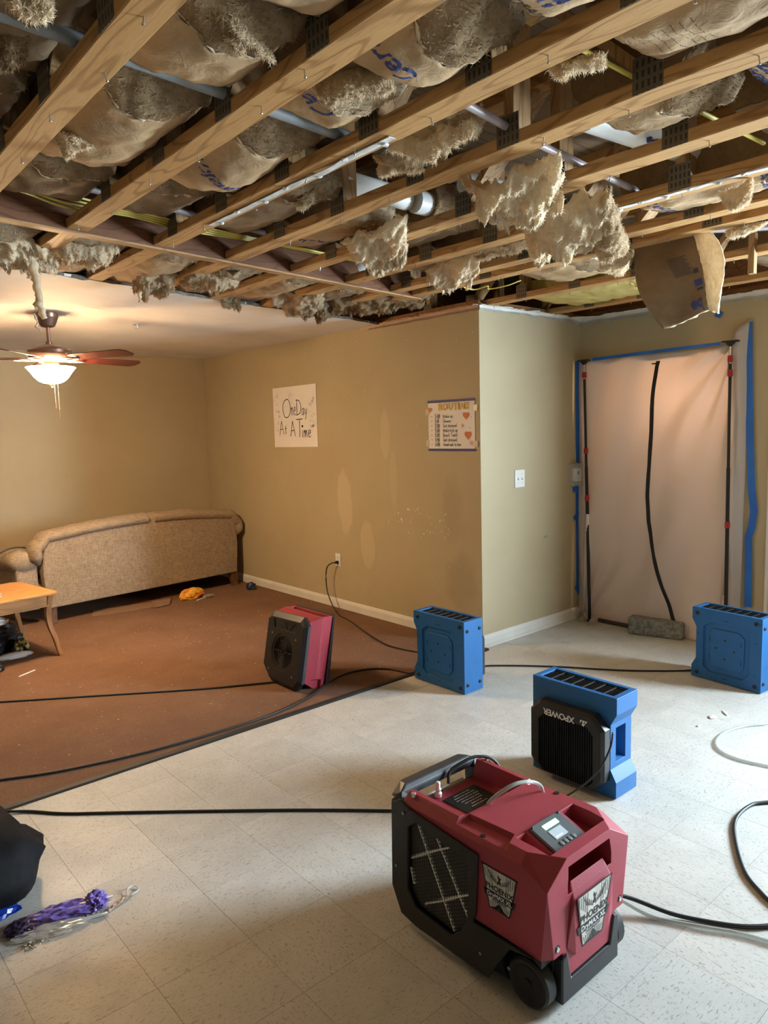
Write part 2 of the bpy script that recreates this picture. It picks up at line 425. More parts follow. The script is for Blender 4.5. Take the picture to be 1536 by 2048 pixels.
# remaining ceiling drywall, ragged torn edge
def ceil_edge(x):
    base = 3.93 + (x-0.98)*0.185 if x > 0.98 else 3.93
    base += 0.03*nz(x, 3.3, 0, 3.0) + 0.022*nz(x, 9.1, 0, 14.0)
    return base
N = 150; vs = []
mb = MB(); A = []; B = []; A2 = []; B2 = []
for i in range(N+1):
    x = XL + (XP-XL)*i/N; y = ceil_edge(x)
    A.append(mb.v((x, y, HC))); B.append(mb.v((x, YB, HC))); A2.append(mb.v((x, y+0.004*nz(x, 1, 1, 40), HC+0.013))); B2.append(mb.v((x, YB, HC+0.013)))
for i in range(N):
    mb.face([A[i], A[i+1], B[i+1], B[i]]); mb.face([A2[i], B2[i], B2[i+1], A2[i+1]]); mb.face([A[i], A2[i], A2[i+1], A[i+1]])
ceil = mb.build('ceiling', MAT['ceilpaint']); tag(ceil, kind='structure')
te = MB().gridsheet(lambda u, v: (XL+(XP-XL)*u, ceil_edge(XL+(XP-XL)*u)-0.003-0.012*abs(nz(u*90, 2, 1))*(1-v), HC-0.002-0.016*max(0, nz(u*60, 7, 2)+0.5*nz(u*190, 7, 4))*(1-v)+0.017*v), 420, 2, (0, 0.0015, 0))
te.build('torn_paper_edge', simple('torn_grey_paper', (0.20, 0.165, 0.13), 0.9, 0.5, 40), ceil)

# baseboards
def base_prof(): return [(0, 0), (0.014, 0), (0.014, 0.062), (0.010, 0.074), (0.006, 0.084), (0, 0.088)]
struct('baseboard_center', MB().prism([(XP-u, z) for u, z in base_prof()], YO-0.014, YB, 'y'), MAT['trimwhite'])
struct('baseboard_jog', MB().prism([(YO-u, z) for u, z in base_prof()], XP-0.014, XR, 'x'), MAT['trimwhite'])
struct('baseboard_back', MB().prism([(YB-u, z) for u, z in base_prof()], XL, XP, 'x'), MAT['trimwhite'])
# quarter round line in front of the jog baseboard
struct('trim_2', MB().prism([(YO-0.014, 0), (YO-0.030, 0), (YO-0.028, 0.010), (YO-0.020, 0.016), (YO-0.014, 0.018)], XP-0.02, XR, 'x'), MAT['trimwhite'])

# white torn remains of the ceiling joint along the wall tops
def torn(name, p0, p1, inward, n, seed, drop=0.035):
    p0, p1, inward = Vector(p0), Vector(p1), Vector(inward); mb = MB()
    def fn(u, v):
        p = p0.lerp(p1, u); k = nz(u*(p1-p0).length, seed, 0, 9)+0.6*nz(u*(p1-p0).length, seed, 5, 30)
        if v < 0.5: return p + inward*(0.003+0.003*(k+1)) + Vector((0, 0, -drop*(1-v*2)*(1+0.45*k)))
        return p + inward*(0.004+0.03*(v*2-1)*max(0.1, (0.8+1.2*k))) + Vector((0, 0, 0.004*k))
    mb.gridsheet(fn, n, 4, (0, 0, 0.005))
    return struct(name, mb, MAT['trimwhite'])
torn('trim_3', (XP, YO-0.001, HC), (XR, YO-0.001, HC), (0, -1, 0), 90, 1)
torn('trim_4', (XR-0.001, YO, HC), (XR-0.001, 0.6, HC), (-1, 0, 0), 160, 2, 0.05)
MAT['peach'] = simple('peach_paint_edge', (0.60, 0.42, 0.30), 0.7, 0.2, 20)
o = torn('trim_5', (XP-0.001, YO, HC), (XP-0.001, 4.6, HC), (-1, 0, 0), 80, 3, 0.03); o.data.materials.clear(); o.data.materials.append(MAT['peach'])

# ------------------------------------------------------------------ white door at the right edge, its casing, and the daylight window
dr = struct('door_1', MB().box(XR+0.03, DOOR_Y0+0.02, 0.005, XR+0.07, DOOR_Y1-0.02, DOOR_Z-0.02), MAT['trimwhite'], bevel=0.003)
for a, b in ((0.15, 0.95), (1.08, 1.92)):
    for y in (DOOR_Y0+0.12, DOOR_Y0+0.50): MB().box(XR+0.024, y, a, XR+0.0305, y+0.30, b).build('door_panel', MAT['trimwhite'], dr, bevel=0.003)
MB().lathe([(0.02, -0.03), (0.026, -0.045), (0.02, -0.06)], 16, (XR+0.03, DOOR_Y0+0.08, 1.0), 'x').build('door_knob', pm('brass_knob', (0.6, 0.45, 0.2), 0.3, 1.0), dr, smooth='auto')
cs = MB()
for k, (a, b, d) in enumerate(((0.0, 0.075, 0.012), (0.008, 0.03, 0.020), (0.05, 0.068, 0.018))):
    cs.box(XR-d, DOOR_Y1+a, 0.0, XR-0.0005, DOOR_Y1+b, DOOR_Z+a*0.9); cs.box(XR-d, DOOR_Y0-b, 0, XR-0.0005, DOOR_Y0-a, DOOR_Z+a*0.9)
    cs.box(XR-d, DOOR_Y0-b, DOOR_Z+a, XR-0.0005, DOOR_Y1+b, DOOR_Z+b)
struct('trim_6', cs, MAT['trimwhite'], bevel=0.002)
wn = MB()
for y in (WY0, WY1-0.05): wn.box(XR+0.02, y, WZ0, XR+0.10, y+0.05, WZ1)
wn.box(XR+0.02, WY0+0.05, WZ0, XR+0.10, WY1-0.05, WZ0+0.05).box(XR+0.02, WY0+0.05, WZ1-0.05, XR+0.10, WY1-0.05, WZ1).box(XR+0.03, WY0+0.05, 1.48, XR+0.08, WY1-0.05, 1.52)
wi = struct('window_1', wn, MAT['trimwhite'])
for a, b in ((WZ0+0.05, 1.48), (1.52, WZ1-0.05)): MB().box(XR+0.052, WY0+0.05, a, XR+0.058, WY1-0.05, b).build('pane', MAT['glass'], wi)
# ================================================================== exposed ceiling
def fibre_mat(name, c1, c2, c3):
    m = pm(name, c1, 0.95, spec=0.1); t = NT(m); b = t.n['Principled BSDF']; vec = t.coords('Object')
    f = t.noise(vec, 9, 5, 0.65, 0.6); g = t.noise(vec, 55, 5, 0.7, 1.2)
    c = t.mix(t.ramp(f, [(0.32, 0.0), (0.66, 1.0)]), c1, c2); c = t.mix(t.ramp(g, [(0.45, 0.0), (0.75, 0.55)]), c, c3)
    t.link(c, b.inputs['Base Color']); t.link(t.bump(g, 0.5, 0.008), b.inputs['Normal'])
    tl = t.add('ShaderNodeBsdfTranslucent'); t.link(c, tl.inputs['Color']); mx = t.add('ShaderNodeMixShader', Fac=0.4)
    t.link(b.outputs[0], mx.inputs[1]); t.link(tl.outputs[0], mx.inputs[2]); t.link(mx.outputs[0], t.n['Material Output'].inputs[0])
    return m
def fuzz(mb, count, lmin, lmax, seed, pick=None, down=0.35, wid=0.0011):
    """short loose fibres standing off the surface"""
    rr = random.Random(seed); mb.bm.normal_update(); F = [f for f in mb.bm.faces if (pick is None or pick(f))]
    if not F: return
    W = []; s = 0.0
    for f in F: s += f.calc_area(); W.append(s)
    import bisect
    new = []
    for _ in range(count):
        f = F[min(len(F)-1, bisect.bisect(W, rr.random()*s))]; a = rr.random(); b = rr.random()
        vs = [v.co for v in f.verts]; p = vs[0].lerp(vs[1], a).lerp(vs[-1].lerp(vs[2], a), b) if len(vs) > 3 else f.calc_center_median()
        r = Vector((rr.gauss(0, 1), rr.gauss(0, 1), rr.gauss(0, 1))); n = f.normal; tg = (r-n*r.dot(n)).normalized()
        d = (tg+n*rr.uniform(-0.1, 0.6)+Vector((0, 0, -down*rr.random()))).normalized(); L = rr.uniform(lmin, lmax)*(1 if rr.random() < 0.85 else 1.6)
        sd = d.cross(n); sd = sd.normalized() if sd.length > 1e-4 else tg; w = wid*rr.uniform(0.6, 1.8)
        m = p+d*L*0.55+n*0.002; e = p+d*L+Vector((0, 0, -0.25*L*rr.random()))
        new.append((p-sd*w-n*0.001, p+sd*w-n*0.001, m+sd*w*0.8, m-sd*w*0.8, e))
    for a, b, c, d, e in new:
        V = [mb.bm.verts.new(q) for q in (a, b, c, d, e)]; mb.bm.faces.new((V[0], V[1], V[2], V[3])); mb.bm.faces.new((V[3], V[2], V[4]))
MAT['fibre'] = fibre_mat('tan_glass_fibre', (0.55, 0.40, 0.25), (0.70, 0.56, 0.38), (0.36, 0.25, 0.14))
MAT['fibre_pale'] = fibre_mat('cream_glass_fibre', (0.90, 0.77, 0.56), (0.72, 0.54, 0.34), (0.95, 0.88, 0.72))
MAT['fibre_brown'] = fibre_mat('brown_glass_fibre', (0.34, 0.225, 0.125), (0.45, 0.32, 0.185), (0.20, 0.125, 0.065))
MAT['fibre_yellow'] = fibre_mat('yellow_glass_fibre', (0.80, 0.68, 0.26), (0.72, 0.57, 0.20), (0.86, 0.78, 0.42))
def kraft_mat(name, c1, c2):
    m = pm(name, c1, 0.75, spec=0.25); t = NT(m); b = t.n['Principled BSDF']; vec = t.coords('Object')
    f = t.noise(vec, 5, 5, 0.6); g = t.noise(vec, 120, 3, 0.6); w = t.noise(vec, 22, 5, 0.6, 1.0)
    c = t.mix(t.ramp(f, [(0.3, 0.0), (0.7, 1.0)]), c1, c2); c = t.mix(t.ramp(g, [(0.55, 0.0), (0.8, 0.35)]), c, tuple(x*0.55 for x in c1))
    t.link(c, b.inputs['Base Color']); t.link(t.bump(w, 0.35, 0.012), b.inputs['Normal']); return m
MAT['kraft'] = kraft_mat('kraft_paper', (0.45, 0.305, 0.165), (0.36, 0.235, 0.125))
MAT['kraft_dark'] = kraft_mat('dark_kraft_paper', (0.26, 0.175, 0.10), (0.18, 0.12, 0.068))  # darker copy of the kraft colours
MAT['ink'] = simple('blue_print', (0.035, 0.055, 0.20), 0.7, 0.2)
MAT['inkdark'] = simple('dark_print', (0.05, 0.05, 0.06), 0.7, 0.2)
def plate_mat():
    m = pm('toothed_plate', (0.12, 0.11, 0.09), 0.55, 0.5); t = NT(m); b = t.n['Principled BSDF']; vec = t.coords('Object', (1, 1, 1))
    sp = t.add('ShaderNodeSeparateXYZ'); t.link(vec, sp.inputs[0])
    fy = t.math('FRACT', t.math('MULTIPLY', sp.outputs['Y'], 62)); fz = t.math('FRACT', t.math('MULTIPLY', sp.outputs['Z'], 38))
    s = t.math('MULTIPLY', t.math('GREATER_THAN', fy, 0.55), t.math('GREATER_THAN', fz, 0.35))
    t.link(t.mix(s, (0.15, 0.125, 0.09), (0.06, 0.045, 0.032)), b.inputs['Base Color']); return m
MAT['plate'] = plate_mat()
MAT['steel'] = simple('nail_steel', (0.42, 0.40, 0.37), 0.4, 0.2, metal=0.8)
MAT['paperwhite'] = simple('white_drywall_paper', (0.72, 0.71, 0.68), 0.8, 0.25, 30)

TRX = [0.23, 0.63, 1.03, 1.42, 1.805, 2.22, 2.632, 3.03, 3.235, 3.93, 4.65]
ORD = ['first', 'second', 'third', 'fourth', 'fifth', 'sixth', 'seventh', 'eighth', 'ninth', 'tenth', 'eleventh']
CW, CT = 0.089, 0.038
def beam_y(x): return 3.06 + (x-0.78)*0.146
plate_me = MB().box(-0.0015, -0.042, -0.002, 0, 0.042, 0.088).mesh('gang_plate'); plate_me.materials.append(MAT['plate'])
nail_me = MB().lathe([(0.0016, -0.016), (0.0016, -0.002), (0.0022, 0.004)], 6).sphere((0, 0, -0.016), 0.0042, 1, (1, 1, 0.5)).mesh('nail'); nail_me.materials.append(MAT['steel'])
def chord_mesh(x, y0, y1, z, seed):
    mb = MB(); n = max(4, int((y1-y0)/0.09)); rows = []
    for i in range(n+1):
        y = y0+(y1-y0)*i/n; a = 0.0025*nz(y, seed, 0, 6); b = 0.0025*nz(y, seed, 7, 6)
        rows.append([mb.v(p) for p in ((x+a, y, z), (x+CW+b, y, z), (x+CW+b, y, z+CT), (x+a, y, z+CT))])
    for A, B in zip(rows, rows[1:]):
        for k in range(4): mb.face([A[k], B[k], B[(k+1) % 4], A[(k+1) % 4]])
    mb.face(rows[0]); mb.face(rows[-1][::-1]); return mb
for k, x in enumerate(TRX):
    extra = {0: 'in the dark corner', 1: 'with swirling grain', 3: 'with a strip of white paper'}.get(k, '')
    t = thing('floor_truss', f'{ORD[k]} exposed pine truss from the fan side'+(', '+extra if extra else ''), 'truss', (x, 0, HC), 0, 'exposed pine trusses in the torn ceiling')
    yb = beam_y(x) if x < 3.3 else YO+1.2
    chord_mesh(0, YN, yb, 0.002, k).build('bottom_chord', MAT['lumber'], t, bevel=0.003, segs=1, ang=60)
    if x < 3.3: chord_mesh(0, yb+0.04, 4.9 if x < 3.0 else 3.9, 0.002, k+50).build('bottom_chord', MAT['lumber'], t, bevel=0.003, segs=1, ang=60)
    MB().box(0, YN, ZT-HC-CT, CW, 4.9, ZT-HC-0.001).build('top_chord', MAT['lumber'], t)
    off = [0.1, 0.33, 0.17, 0.05, 0.22, 0.4, 0.12, 0.3, 0.3, 0.2, 0.1][k]
    ys = []; y = off + 0.35
    while y < yb-0.1:
        ys.append(y); y += 0.43+0.05*nz(k, y, 0, 3.1)
    H0, H1 = CT+0.002, ZT-HC-CT
    for j, y in enumerate(ys):
        if j % 2 == 0: MB().box(0.004, y-0.019, H0, CW-0.004, y+0.019, H1).build('web', MAT['lumber_z'], t)
        else:
            s = 1 if j % 4 == 1 else -1
            MB().prism([(y-0.02, H0), (y+0.02, H0), (y+0.02+s*0.33, H1), (y-0.02+s*0.33, H1)], 0.004, CW-0.004, 'x').build('web', MAT['lumber_z'], t)
        g = bpy.data.objects.new('gang_plate', plate_me); COL.objects.link(g); g.parent = t; g.location = (-0.0006, y, 0.004)
    for j in range(9):
        y = 0.75 + j*0.33 + 0.12*nz(j, k, 0, 2.3)
        if y > yb-0.05: continue
        g = bpy.data.objects.new('nail', nail_me); COL.objects.link(g); g.parent = t; g.location = (CW*(0.25+0.5*((j*7+k*3) % 5)/4), y, 0.0)
        g.rotation_euler = (0.35*nz(j, k, 3, 1.7), 0.35*nz(j, k, 8, 1.7), 0)
    if k in (3, 6):      # strip of drywall tape paper still nailed to the chord
        a, b = (1.62, 2.72) if k == 3 else (1.0, 1.64)
        cx = 0.052 if k == 3 else 0.014
        mb = MB().gridsheet(lambda u, v: (cx-0.013+0.026*v+0.0015*nz(u*9, k), a+(b-a)*u, -0.004-0.002*nz(u*14, v, 2)-0.006*max(0, nz(u*5, 3, k))), 60, 3, (0, 0, 0.0025))
        mb.build('drywall_paper_strip', MAT['paperwhite'], t)
        for j in range(7):
            yy = a+(b-a)*(0.04+0.15*j)
            mb = MB().sphere((cx+0.012*((-1)**j), yy, -0.006), 0.009, 2, (1.3, 1.1, 0.6))
            for v in mb.bm.verts: v.co += Vector((1, 1, 1))*0.003*nz(v.co.x*90, v.co.y*90, v.co.z*90)
            mb.build('plaster_clump', MAT['paperwhite'], t)
# header beam across the trusses
bx0, bx1 = -1.2, 3.34
hb = thing('header_beam', 'reddish wooden header beam crossing below the ends of the trusses', 'beam', (0, 0, HC))
mb = MB()
mb.hull([(bx0, beam_y(bx0), -0.004), (bx1, beam_y(bx1), -0.004), (bx0, beam_y(bx0)+0.038, -0.004), (bx1, beam_y(bx1)+0.038, -0.004),
         (bx0, beam_y(bx0), 0.19), (bx1, beam_y(bx1), 0.19), (bx0, beam_y(bx0)+0.038, 0.19), (bx1, beam_y(bx1)+0.038, 0.19)])
mb.build('board', wood_mat('red_brown_header', (0.17, 0.068, 0.03), (0.13, 0.05, 0.022), (0.08, 0.03, 0.014), 'x'), hb, bevel=0.003)
mb = MB(); mb.hull([(bx0, beam_y(bx0)-0.004, -0.012), (bx1, beam_y(bx1)-0.004, -0.012), (bx0, beam_y(bx0)+0.042, -0.012), (bx1, beam_y(bx1)+0.042, -0.012),
         (bx0, beam_y(bx0)-0.004, -0.004), (bx1, beam_y(bx1)-0.004, -0.004), (bx0, beam_y(bx0)+0.042, -0.004), (bx1, beam_y(bx1)+0.042, -0.004)])
mb.build('lower_strip', wood_mat('pine_strip', (0.46, 0.27, 0.12), (0.36, 0.20, 0.085), (0.2, 0.1, 0.04), 'x'), hb)

# ---------------------------------------------------------------- insulation batts lying in the bays
def draped_text(txt, size, cx, cy, ang, S, mat, parent, bold=0.0, shear=0.15, xlim=None, spacing=1.0):
    vs, fs = text_verts(txt, size, bold, shear, spacing)
    bm = bmesh.new(); V = [bm.verts.new(v) for v in vs]
    for f in fs:
        try: bm.faces.new([V[i] for i in f])
        except ValueError: pass
    w = max(abs(v.x) for v in vs); x = -w
    while x < w:
        x += 0.012
        bmesh.ops.bisect_plane(bm, geom=bm.verts[:]+bm.edges[:]+bm.faces[:], plane_co=(x, 0, 0), plane_no=(1, 0, 0))
    for y in (-0.03, -0.015, 0, 0.015, 0.03):
        bmesh.ops.bisect_plane(bm, geom=bm.verts[:]+bm.edges[:]+bm.faces[:], plane_co=(0, y, 0), plane_no=(0, 1, 0))
    e = Vector((cos(ang), sin(ang))); u = Vector((e.y, -e.x))
    for v in bm.verts:
        p = Vector((cx, cy)) + e*v.co.x + u*v.co.y
        if xlim: p.x = min(max(p.x, xlim[0]), xlim[1])
        v.co = (p.x, p.y, S(p.x, p.y)-0.0015)
    dead = [f for f in bm.faces if f.calc_area() < 1e-9]
    bmesh.ops.delete(bm, geom=dead, context='FACES')
    me = bpy.data.meshes.new('lettering'); bm.to_mesh(me); bm.free()
    return mk('lettering', me, mat, parent)
BAYS = [(TRX[i]+CW, TRX[i+1]) for i in range(len(TRX)-1)]
nbatt = [0]
def batt(bay, y0, y1, zc, sag, label, texts=(), paper='kraft', fibre='fibre_brown', thick=0.15, seed=0, endbulge=0.05, skew=0.0, bare=0.09, group='paper-faced batts lying in the truss bays'):
    x0, x1 = BAYS[bay]; x0 += 0.004; x1 -= 0.004
    r = thing('insulation_batt', label, 'insulation', ((x0+x1)/2, (y0+y1)/2, zc), 0, group)
    ox, oy = (x0+x1)/2, (y0+y1)/2; W, L = x1-x0, y1-y0
    def S(x, y):       # underside, local coordinates
        u = min(1, max(0, x/W+0.5)); v = min(1, max(0, y/L+0.5))
        a = 1-abs(2*u-1)**2.4; b = 1-0.75*abs(2*v-1)**3.0
        return -sag*a*b + skew*y + 0.008*nz(x*7, y*7, seed) + 0.009*fbm(Vector((x*15+seed, y*15, 1.3)), 4)
    def bare_y(u): return -L/2 + min(bare, L*0.35)*(0.45+0.75*sin(pi*u)+0.25*nz(u*4, seed, 8))
    # paper with an uneven edge
    def fp(u, v):
        x = W*(u-0.5); e = 0.012*nz(u*9, seed, 1)+0.006*nz(u*25, seed, 4)
        y = bare_y(u)+e; y += (L/2-y)*v
        return (x, y, S(x, y)-0.0008)
    pp = MB().gridsheet(fp, 20, max(12, int(L/0.025)), (0, 0, 0.0008)).build('kraft_paper', MAT[paper], r, smooth=True)
    # glass fibre body
    def fb(u, v):
        x = W*(u-0.5); y = L*(v-0.5); k = 1 if y < bare_y(u)-0.004 else 0
        return (x, y, S(x, y)+0.003-k*(0.010+0.008*fbm(Vector((x*25, y*25, seed)), 3)))
    mb = MB(); nu, nv, nw = 20, max(8, int(L/0.022)), 6
    bot = [[Vector(fb(i/nu, j/nv)) for j in range(nv+1)] for i in range(nu+1)]
    top = thick
    P = {}
    def vert(i, j, k):
        key = (i, j, k)
        if key not in P:
            b = bot[i][j]; t = k/nw; p = Vector((b.x, b.y, b.z+(top-b.z)*t))
            s = sin(pi*min(1, max(0.0, t)))**0.6
            if j == 0: p.y -= endbulge*s*(0.6+0.4*sin(pi*i/nu)) + 0.03*fbm(Vector((p.x*14, p.z*14, seed+2)), 4)*s
            if j == nv: p.y += endbulge*0.6*s
            if k == nw: p.z += 0.015*nz(p.x*8, p.y*8, seed+5)
            P[key] = mb.v(p)
        return P[key]
    for i in range(nu):
        for j in range(nv):
            mb.face([vert(i, j, 0), vert(i, j+1, 0), vert(i+1, j+1, 0), vert(i+1, j, 0)]); mb.face([vert(i, j, nw), vert(i+1, j, nw), vert(i+1, j+1, nw), vert(i, j+1, nw)])
    for k in range(nw):
        for i in range(nu):
            mb.face([vert(i, 0, k), vert(i+1, 0, k), vert(i+1, 0, k+1), vert(i, 0, k+1)]); mb.face([vert(i, nv, k), vert(i, nv, k+1), vert(i+1, nv, k+1), vert(i+1, nv, k)])
        for j in range(nv):
            mb.face([vert(0, j, k), vert(0, j, k+1), vert(0, j+1, k+1), vert(0, j+1, k)]); mb.face([vert(nu, j, k), vert(nu, j+1, k), vert(nu, j+1, k+1), vert(nu, j, k+1)])
    bmesh.ops.recalc_face_normals(mb.bm, faces=mb.bm.faces[:]); fuzz(mb, 1100, 0.006, 0.018, seed, lambda f: f.normal.y < -0.5 or (f.normal.z < -0.3 and f.calc_center_median().y < -L/2+bare*0.9), 0.2, 0.0009)
    mb.build('glass_fibre', MAT[fibre], r, smooth=True, recalc=False)
    # a pale ragged lip of fibre along the cut end
    lip = MB(); pts = []
    for i in range(25):
        u = i/24; x = W*(u-0.5); pts.append((x, bare_y(u)-0.003+0.010*nz(u*14, seed, 9), S(x, bare_y(u))-0.001+0.004*nz(u*30, seed, 2)))
    lip.tube(pts, 0.009, 6, 0, lambda t: max(0.12, 0.15+1.6*nz(t*13, seed, 6)))
    lip.build('fibre_lip', MAT['fibre_pale'] if fibre != 'fibre_yellow' else MAT['fibre_yellow'], r, smooth=True)
    for (txt, size, tx, ty, ang, mat) in texts:
        draped_text(txt, size, tx-ox, ty-oy, ang, S, MAT[mat], pp, bold=0.0016 if mat == 'ink' else 0.0, xlim=(-W/2+0.002, W/2-0.002))
    return r
CT2, SG = 'CertainTeed', 'SAINT-GOBAIN'
B = batt
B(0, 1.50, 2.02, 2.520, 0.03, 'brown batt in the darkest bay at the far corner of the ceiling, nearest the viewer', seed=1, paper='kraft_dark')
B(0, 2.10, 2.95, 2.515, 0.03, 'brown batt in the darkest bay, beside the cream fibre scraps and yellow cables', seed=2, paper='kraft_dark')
B(1, 0.90, 1.36, 2.505, 0.055, 'paper batt printed with blue letters ed at the top edge of the picture', [(CT2, 0.085, 1.12, 1.20, pi, 'ink')], seed=3)
B(1, 1.42, 1.76, 2.500, 0.050, 'batt with bulging paper between the curled fibre flap and the grey conduit', seed=4)
B(1, 1.86, 2.48, 2.500, 0.055, 'wide paper batt with a brown fibre end just beyond the grey conduit', seed=5, endbulge=0.06)
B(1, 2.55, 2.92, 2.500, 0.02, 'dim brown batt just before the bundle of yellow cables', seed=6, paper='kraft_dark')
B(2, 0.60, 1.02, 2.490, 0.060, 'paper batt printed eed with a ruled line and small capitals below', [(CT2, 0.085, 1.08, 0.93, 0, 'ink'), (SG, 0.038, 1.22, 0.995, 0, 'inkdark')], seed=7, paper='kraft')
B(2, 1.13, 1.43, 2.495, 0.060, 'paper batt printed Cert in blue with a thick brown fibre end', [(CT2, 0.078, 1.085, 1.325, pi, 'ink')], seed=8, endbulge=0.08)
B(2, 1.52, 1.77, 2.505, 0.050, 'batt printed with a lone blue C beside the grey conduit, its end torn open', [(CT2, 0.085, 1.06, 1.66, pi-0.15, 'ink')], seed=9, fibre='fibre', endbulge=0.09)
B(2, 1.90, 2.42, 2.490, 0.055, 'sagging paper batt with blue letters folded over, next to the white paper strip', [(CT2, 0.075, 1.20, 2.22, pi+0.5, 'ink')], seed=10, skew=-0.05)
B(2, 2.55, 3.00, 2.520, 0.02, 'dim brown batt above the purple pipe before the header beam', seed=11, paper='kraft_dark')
B(3, 0.55, 0.98, 2.500, 0.05, 'batt with rows of fine dark print on pale paper, near the upper edge', [('---- -- ----- --- ------', 0.018, 1.66, 0.80+0.022*i, 0, 'inkdark') for i in range(8)], seed=12)
B(3, 2.30, 2.95, 2.510, 0.035, 'brown batt between the white paper strip and the thin cables', seed=14, paper='kraft_dark')
B(4, 0.45, 0.86, 2.500, 0.04, 'batt with a blue printed block at the right edge of the picture', [(CT2, 0.08, 2.06, 0.80, 0, 'ink'), (SG, 0.035, 2.06, 0.85, 0, 'ink')], seed=15)
B(4, 0.98, 1.28, 2.515, 0.045, 'short bulging batt behind the yellow cable', [('--- ----', 0.02, 2.06, 1.20+0.022*i, 0, 'inkdark') for i in range(3)], seed=16)
B(4, 2.45, 3.05, 2.515, 0.03, 'tan batt between the white drain pipe and the header beam', [(CT2, 0.06, 2.03, 2.86, pi, 'ink')], seed=17, fibre='fibre')
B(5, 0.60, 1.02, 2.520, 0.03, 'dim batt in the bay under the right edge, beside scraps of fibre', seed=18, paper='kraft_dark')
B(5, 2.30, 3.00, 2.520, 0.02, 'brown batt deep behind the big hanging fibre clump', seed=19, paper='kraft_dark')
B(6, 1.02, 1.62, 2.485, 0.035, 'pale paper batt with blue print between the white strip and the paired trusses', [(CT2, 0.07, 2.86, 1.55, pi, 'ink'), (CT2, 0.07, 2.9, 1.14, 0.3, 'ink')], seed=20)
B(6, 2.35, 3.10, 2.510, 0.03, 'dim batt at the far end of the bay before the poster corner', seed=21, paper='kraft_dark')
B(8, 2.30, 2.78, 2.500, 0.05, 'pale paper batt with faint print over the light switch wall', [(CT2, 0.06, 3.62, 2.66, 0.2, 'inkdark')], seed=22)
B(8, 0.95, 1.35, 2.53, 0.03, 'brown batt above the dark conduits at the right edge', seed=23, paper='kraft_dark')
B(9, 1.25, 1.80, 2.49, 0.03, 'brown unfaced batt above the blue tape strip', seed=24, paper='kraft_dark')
B(9, 2.35, 3.15, 2.462, 0.02, 'bright yellow batt lying along the top of the light switch wall', seed=25, paper='fibre_yellow', fibre='fibre_yellow', thick=0.10, group='loose fibre')
for bay, y0, y1, z, s, lab in ((0, 3.25, 3.95, 2.50, 0.05, 'batt behind the header beam with fibre hanging towards the ceiling fan'), (1, 3.28, 3.98, 2.49, 0.06, 'sagging batt behind the header beam over the fan blades'),
        (2, 3.30, 4.05, 2.49, 0.05, 'batt behind the header beam over the torn ceiling edge, next to the sprinkler'), (3, 3.30, 4.10, 2.485, 0.05, 'pinkish batt behind the header beam over the first poster'),
        (4, 3.35, 4.20, 2.49, 0.05, 'brown batt behind the header beam, third from the poster wall'), (5, 3.42, 4.20, 2.485, 0.04, 'brown batt behind the header beam, second from the poster wall'),
        (6, 3.45, 4.30, 2.485, 0.04, 'brown batt behind the header beam right beside the poster wall')):
    B(bay, y0+0.06, y1+0.03, z, s, lab, seed=30+bay, paper='kraft' if bay % 2 else 'kraft_dark', fibre='fibre', endbulge=0.04)

# ---------------------------------------------------------------- torn fibre hanging out of the bays
def clump(label, tl, tr, br, bl, thick=0.05, jag=0.25, seed=0, mat='fibre_pale', bow=(0, 0, 0), rough=0.03, nu=64, nv=46, name='fibre_clump', group='torn fibre hanging from the ceiling', cat='insulation', fr=1.0):
    tl, tr, br, bl, bow = map(Vector, (tl, tr, br, bl, bow)); mb = MB()
    nrm = (tr-tl).cross(bl-tl).normalized()
    w = ((tr-tl).length+(br-bl).length)/2; h = ((bl-tl).length+(br-tr).length)/2
    def base(u, v):
        p = tl.lerp(tr, u).lerp(bl.lerp(br, u), v) + bow*(4*v*(1-v)*0.5+0.5*sin(pi*u))
        return p
    def fn(u, v):
        j = abs(nz(u*w*30, seed, 0))*1.3 + 0.6*abs(nz(u*w*75, seed, 3))
        ve = v*(1-jag*(1-j)*(0.35+0.65*v))
        ue = 0.5+(u-0.5)*(1+0.25*nz(v*h*14, seed, 7)*abs(2*u-1))
        p = base(ue, ve)
        d = fbm(Vector((ue*w*9*fr+seed, ve*h*9*fr, seed*1.7)), 5)
        d2 = noise.ridged_multi_fractal(Vector((ue*w*7*fr+3*seed, ve*h*5*fr, 2.1)), 1.0, 2.1, 4, 1.0, 2.0)-1.0
        d3 = fbm(Vector((ue*w*45+seed, ve*h*30, 5.5)), 3)
        return p + nrm*(rough*d*1.5 + rough*0.28*d2 + 0.009*d3 + 0.007*fbm(Vector((ue*w*22, ve*h*22, seed+1)), 3)) + Vector((0, 0, -0.006))*abs(d3) + Vector((0.3, 0.2, 0))*rough*fbm(Vector((ue*w*12, ve*h*12, seed+9)), 3)
    def tf(u, v):
        e = (max(0.0, 1-abs(2*u-1)**3)*max(0.0, 1-abs(2*v-1)**4))**0.5
        return -nrm*(0.003+thick*e*(1+0.5*fbm(Vector((u*w*10, v*h*10, seed+4)), 3)))
    mb.gridsheet(fn, nu, nv, None, tf)
    bmesh.ops.recalc_face_normals(mb.bm, faces=mb.bm.faces[:]); fuzz(mb, int(min(8000, 1600+w*h*150000)), 0.004, 0.015, seed, None, 0.5, 0.00065)
    o = mb.build(name, MAT[mat], smooth=True, recalc=False)
    return tag(o, label, cat, group)
def at(px, py, z):
    d = _r2*(px-768)+_d2*(py-1024)+_f*FPX; t = (z-CAMH)/d.z; return Vector((d.x*t, d.y*t, z))
def atx(px, py, x):
    d = _r2*(px-768)+_d2*(py-1024)+_f*FPX; t = x/d.x; return Vector((x, d.y*t, CAMH+d.z*t))
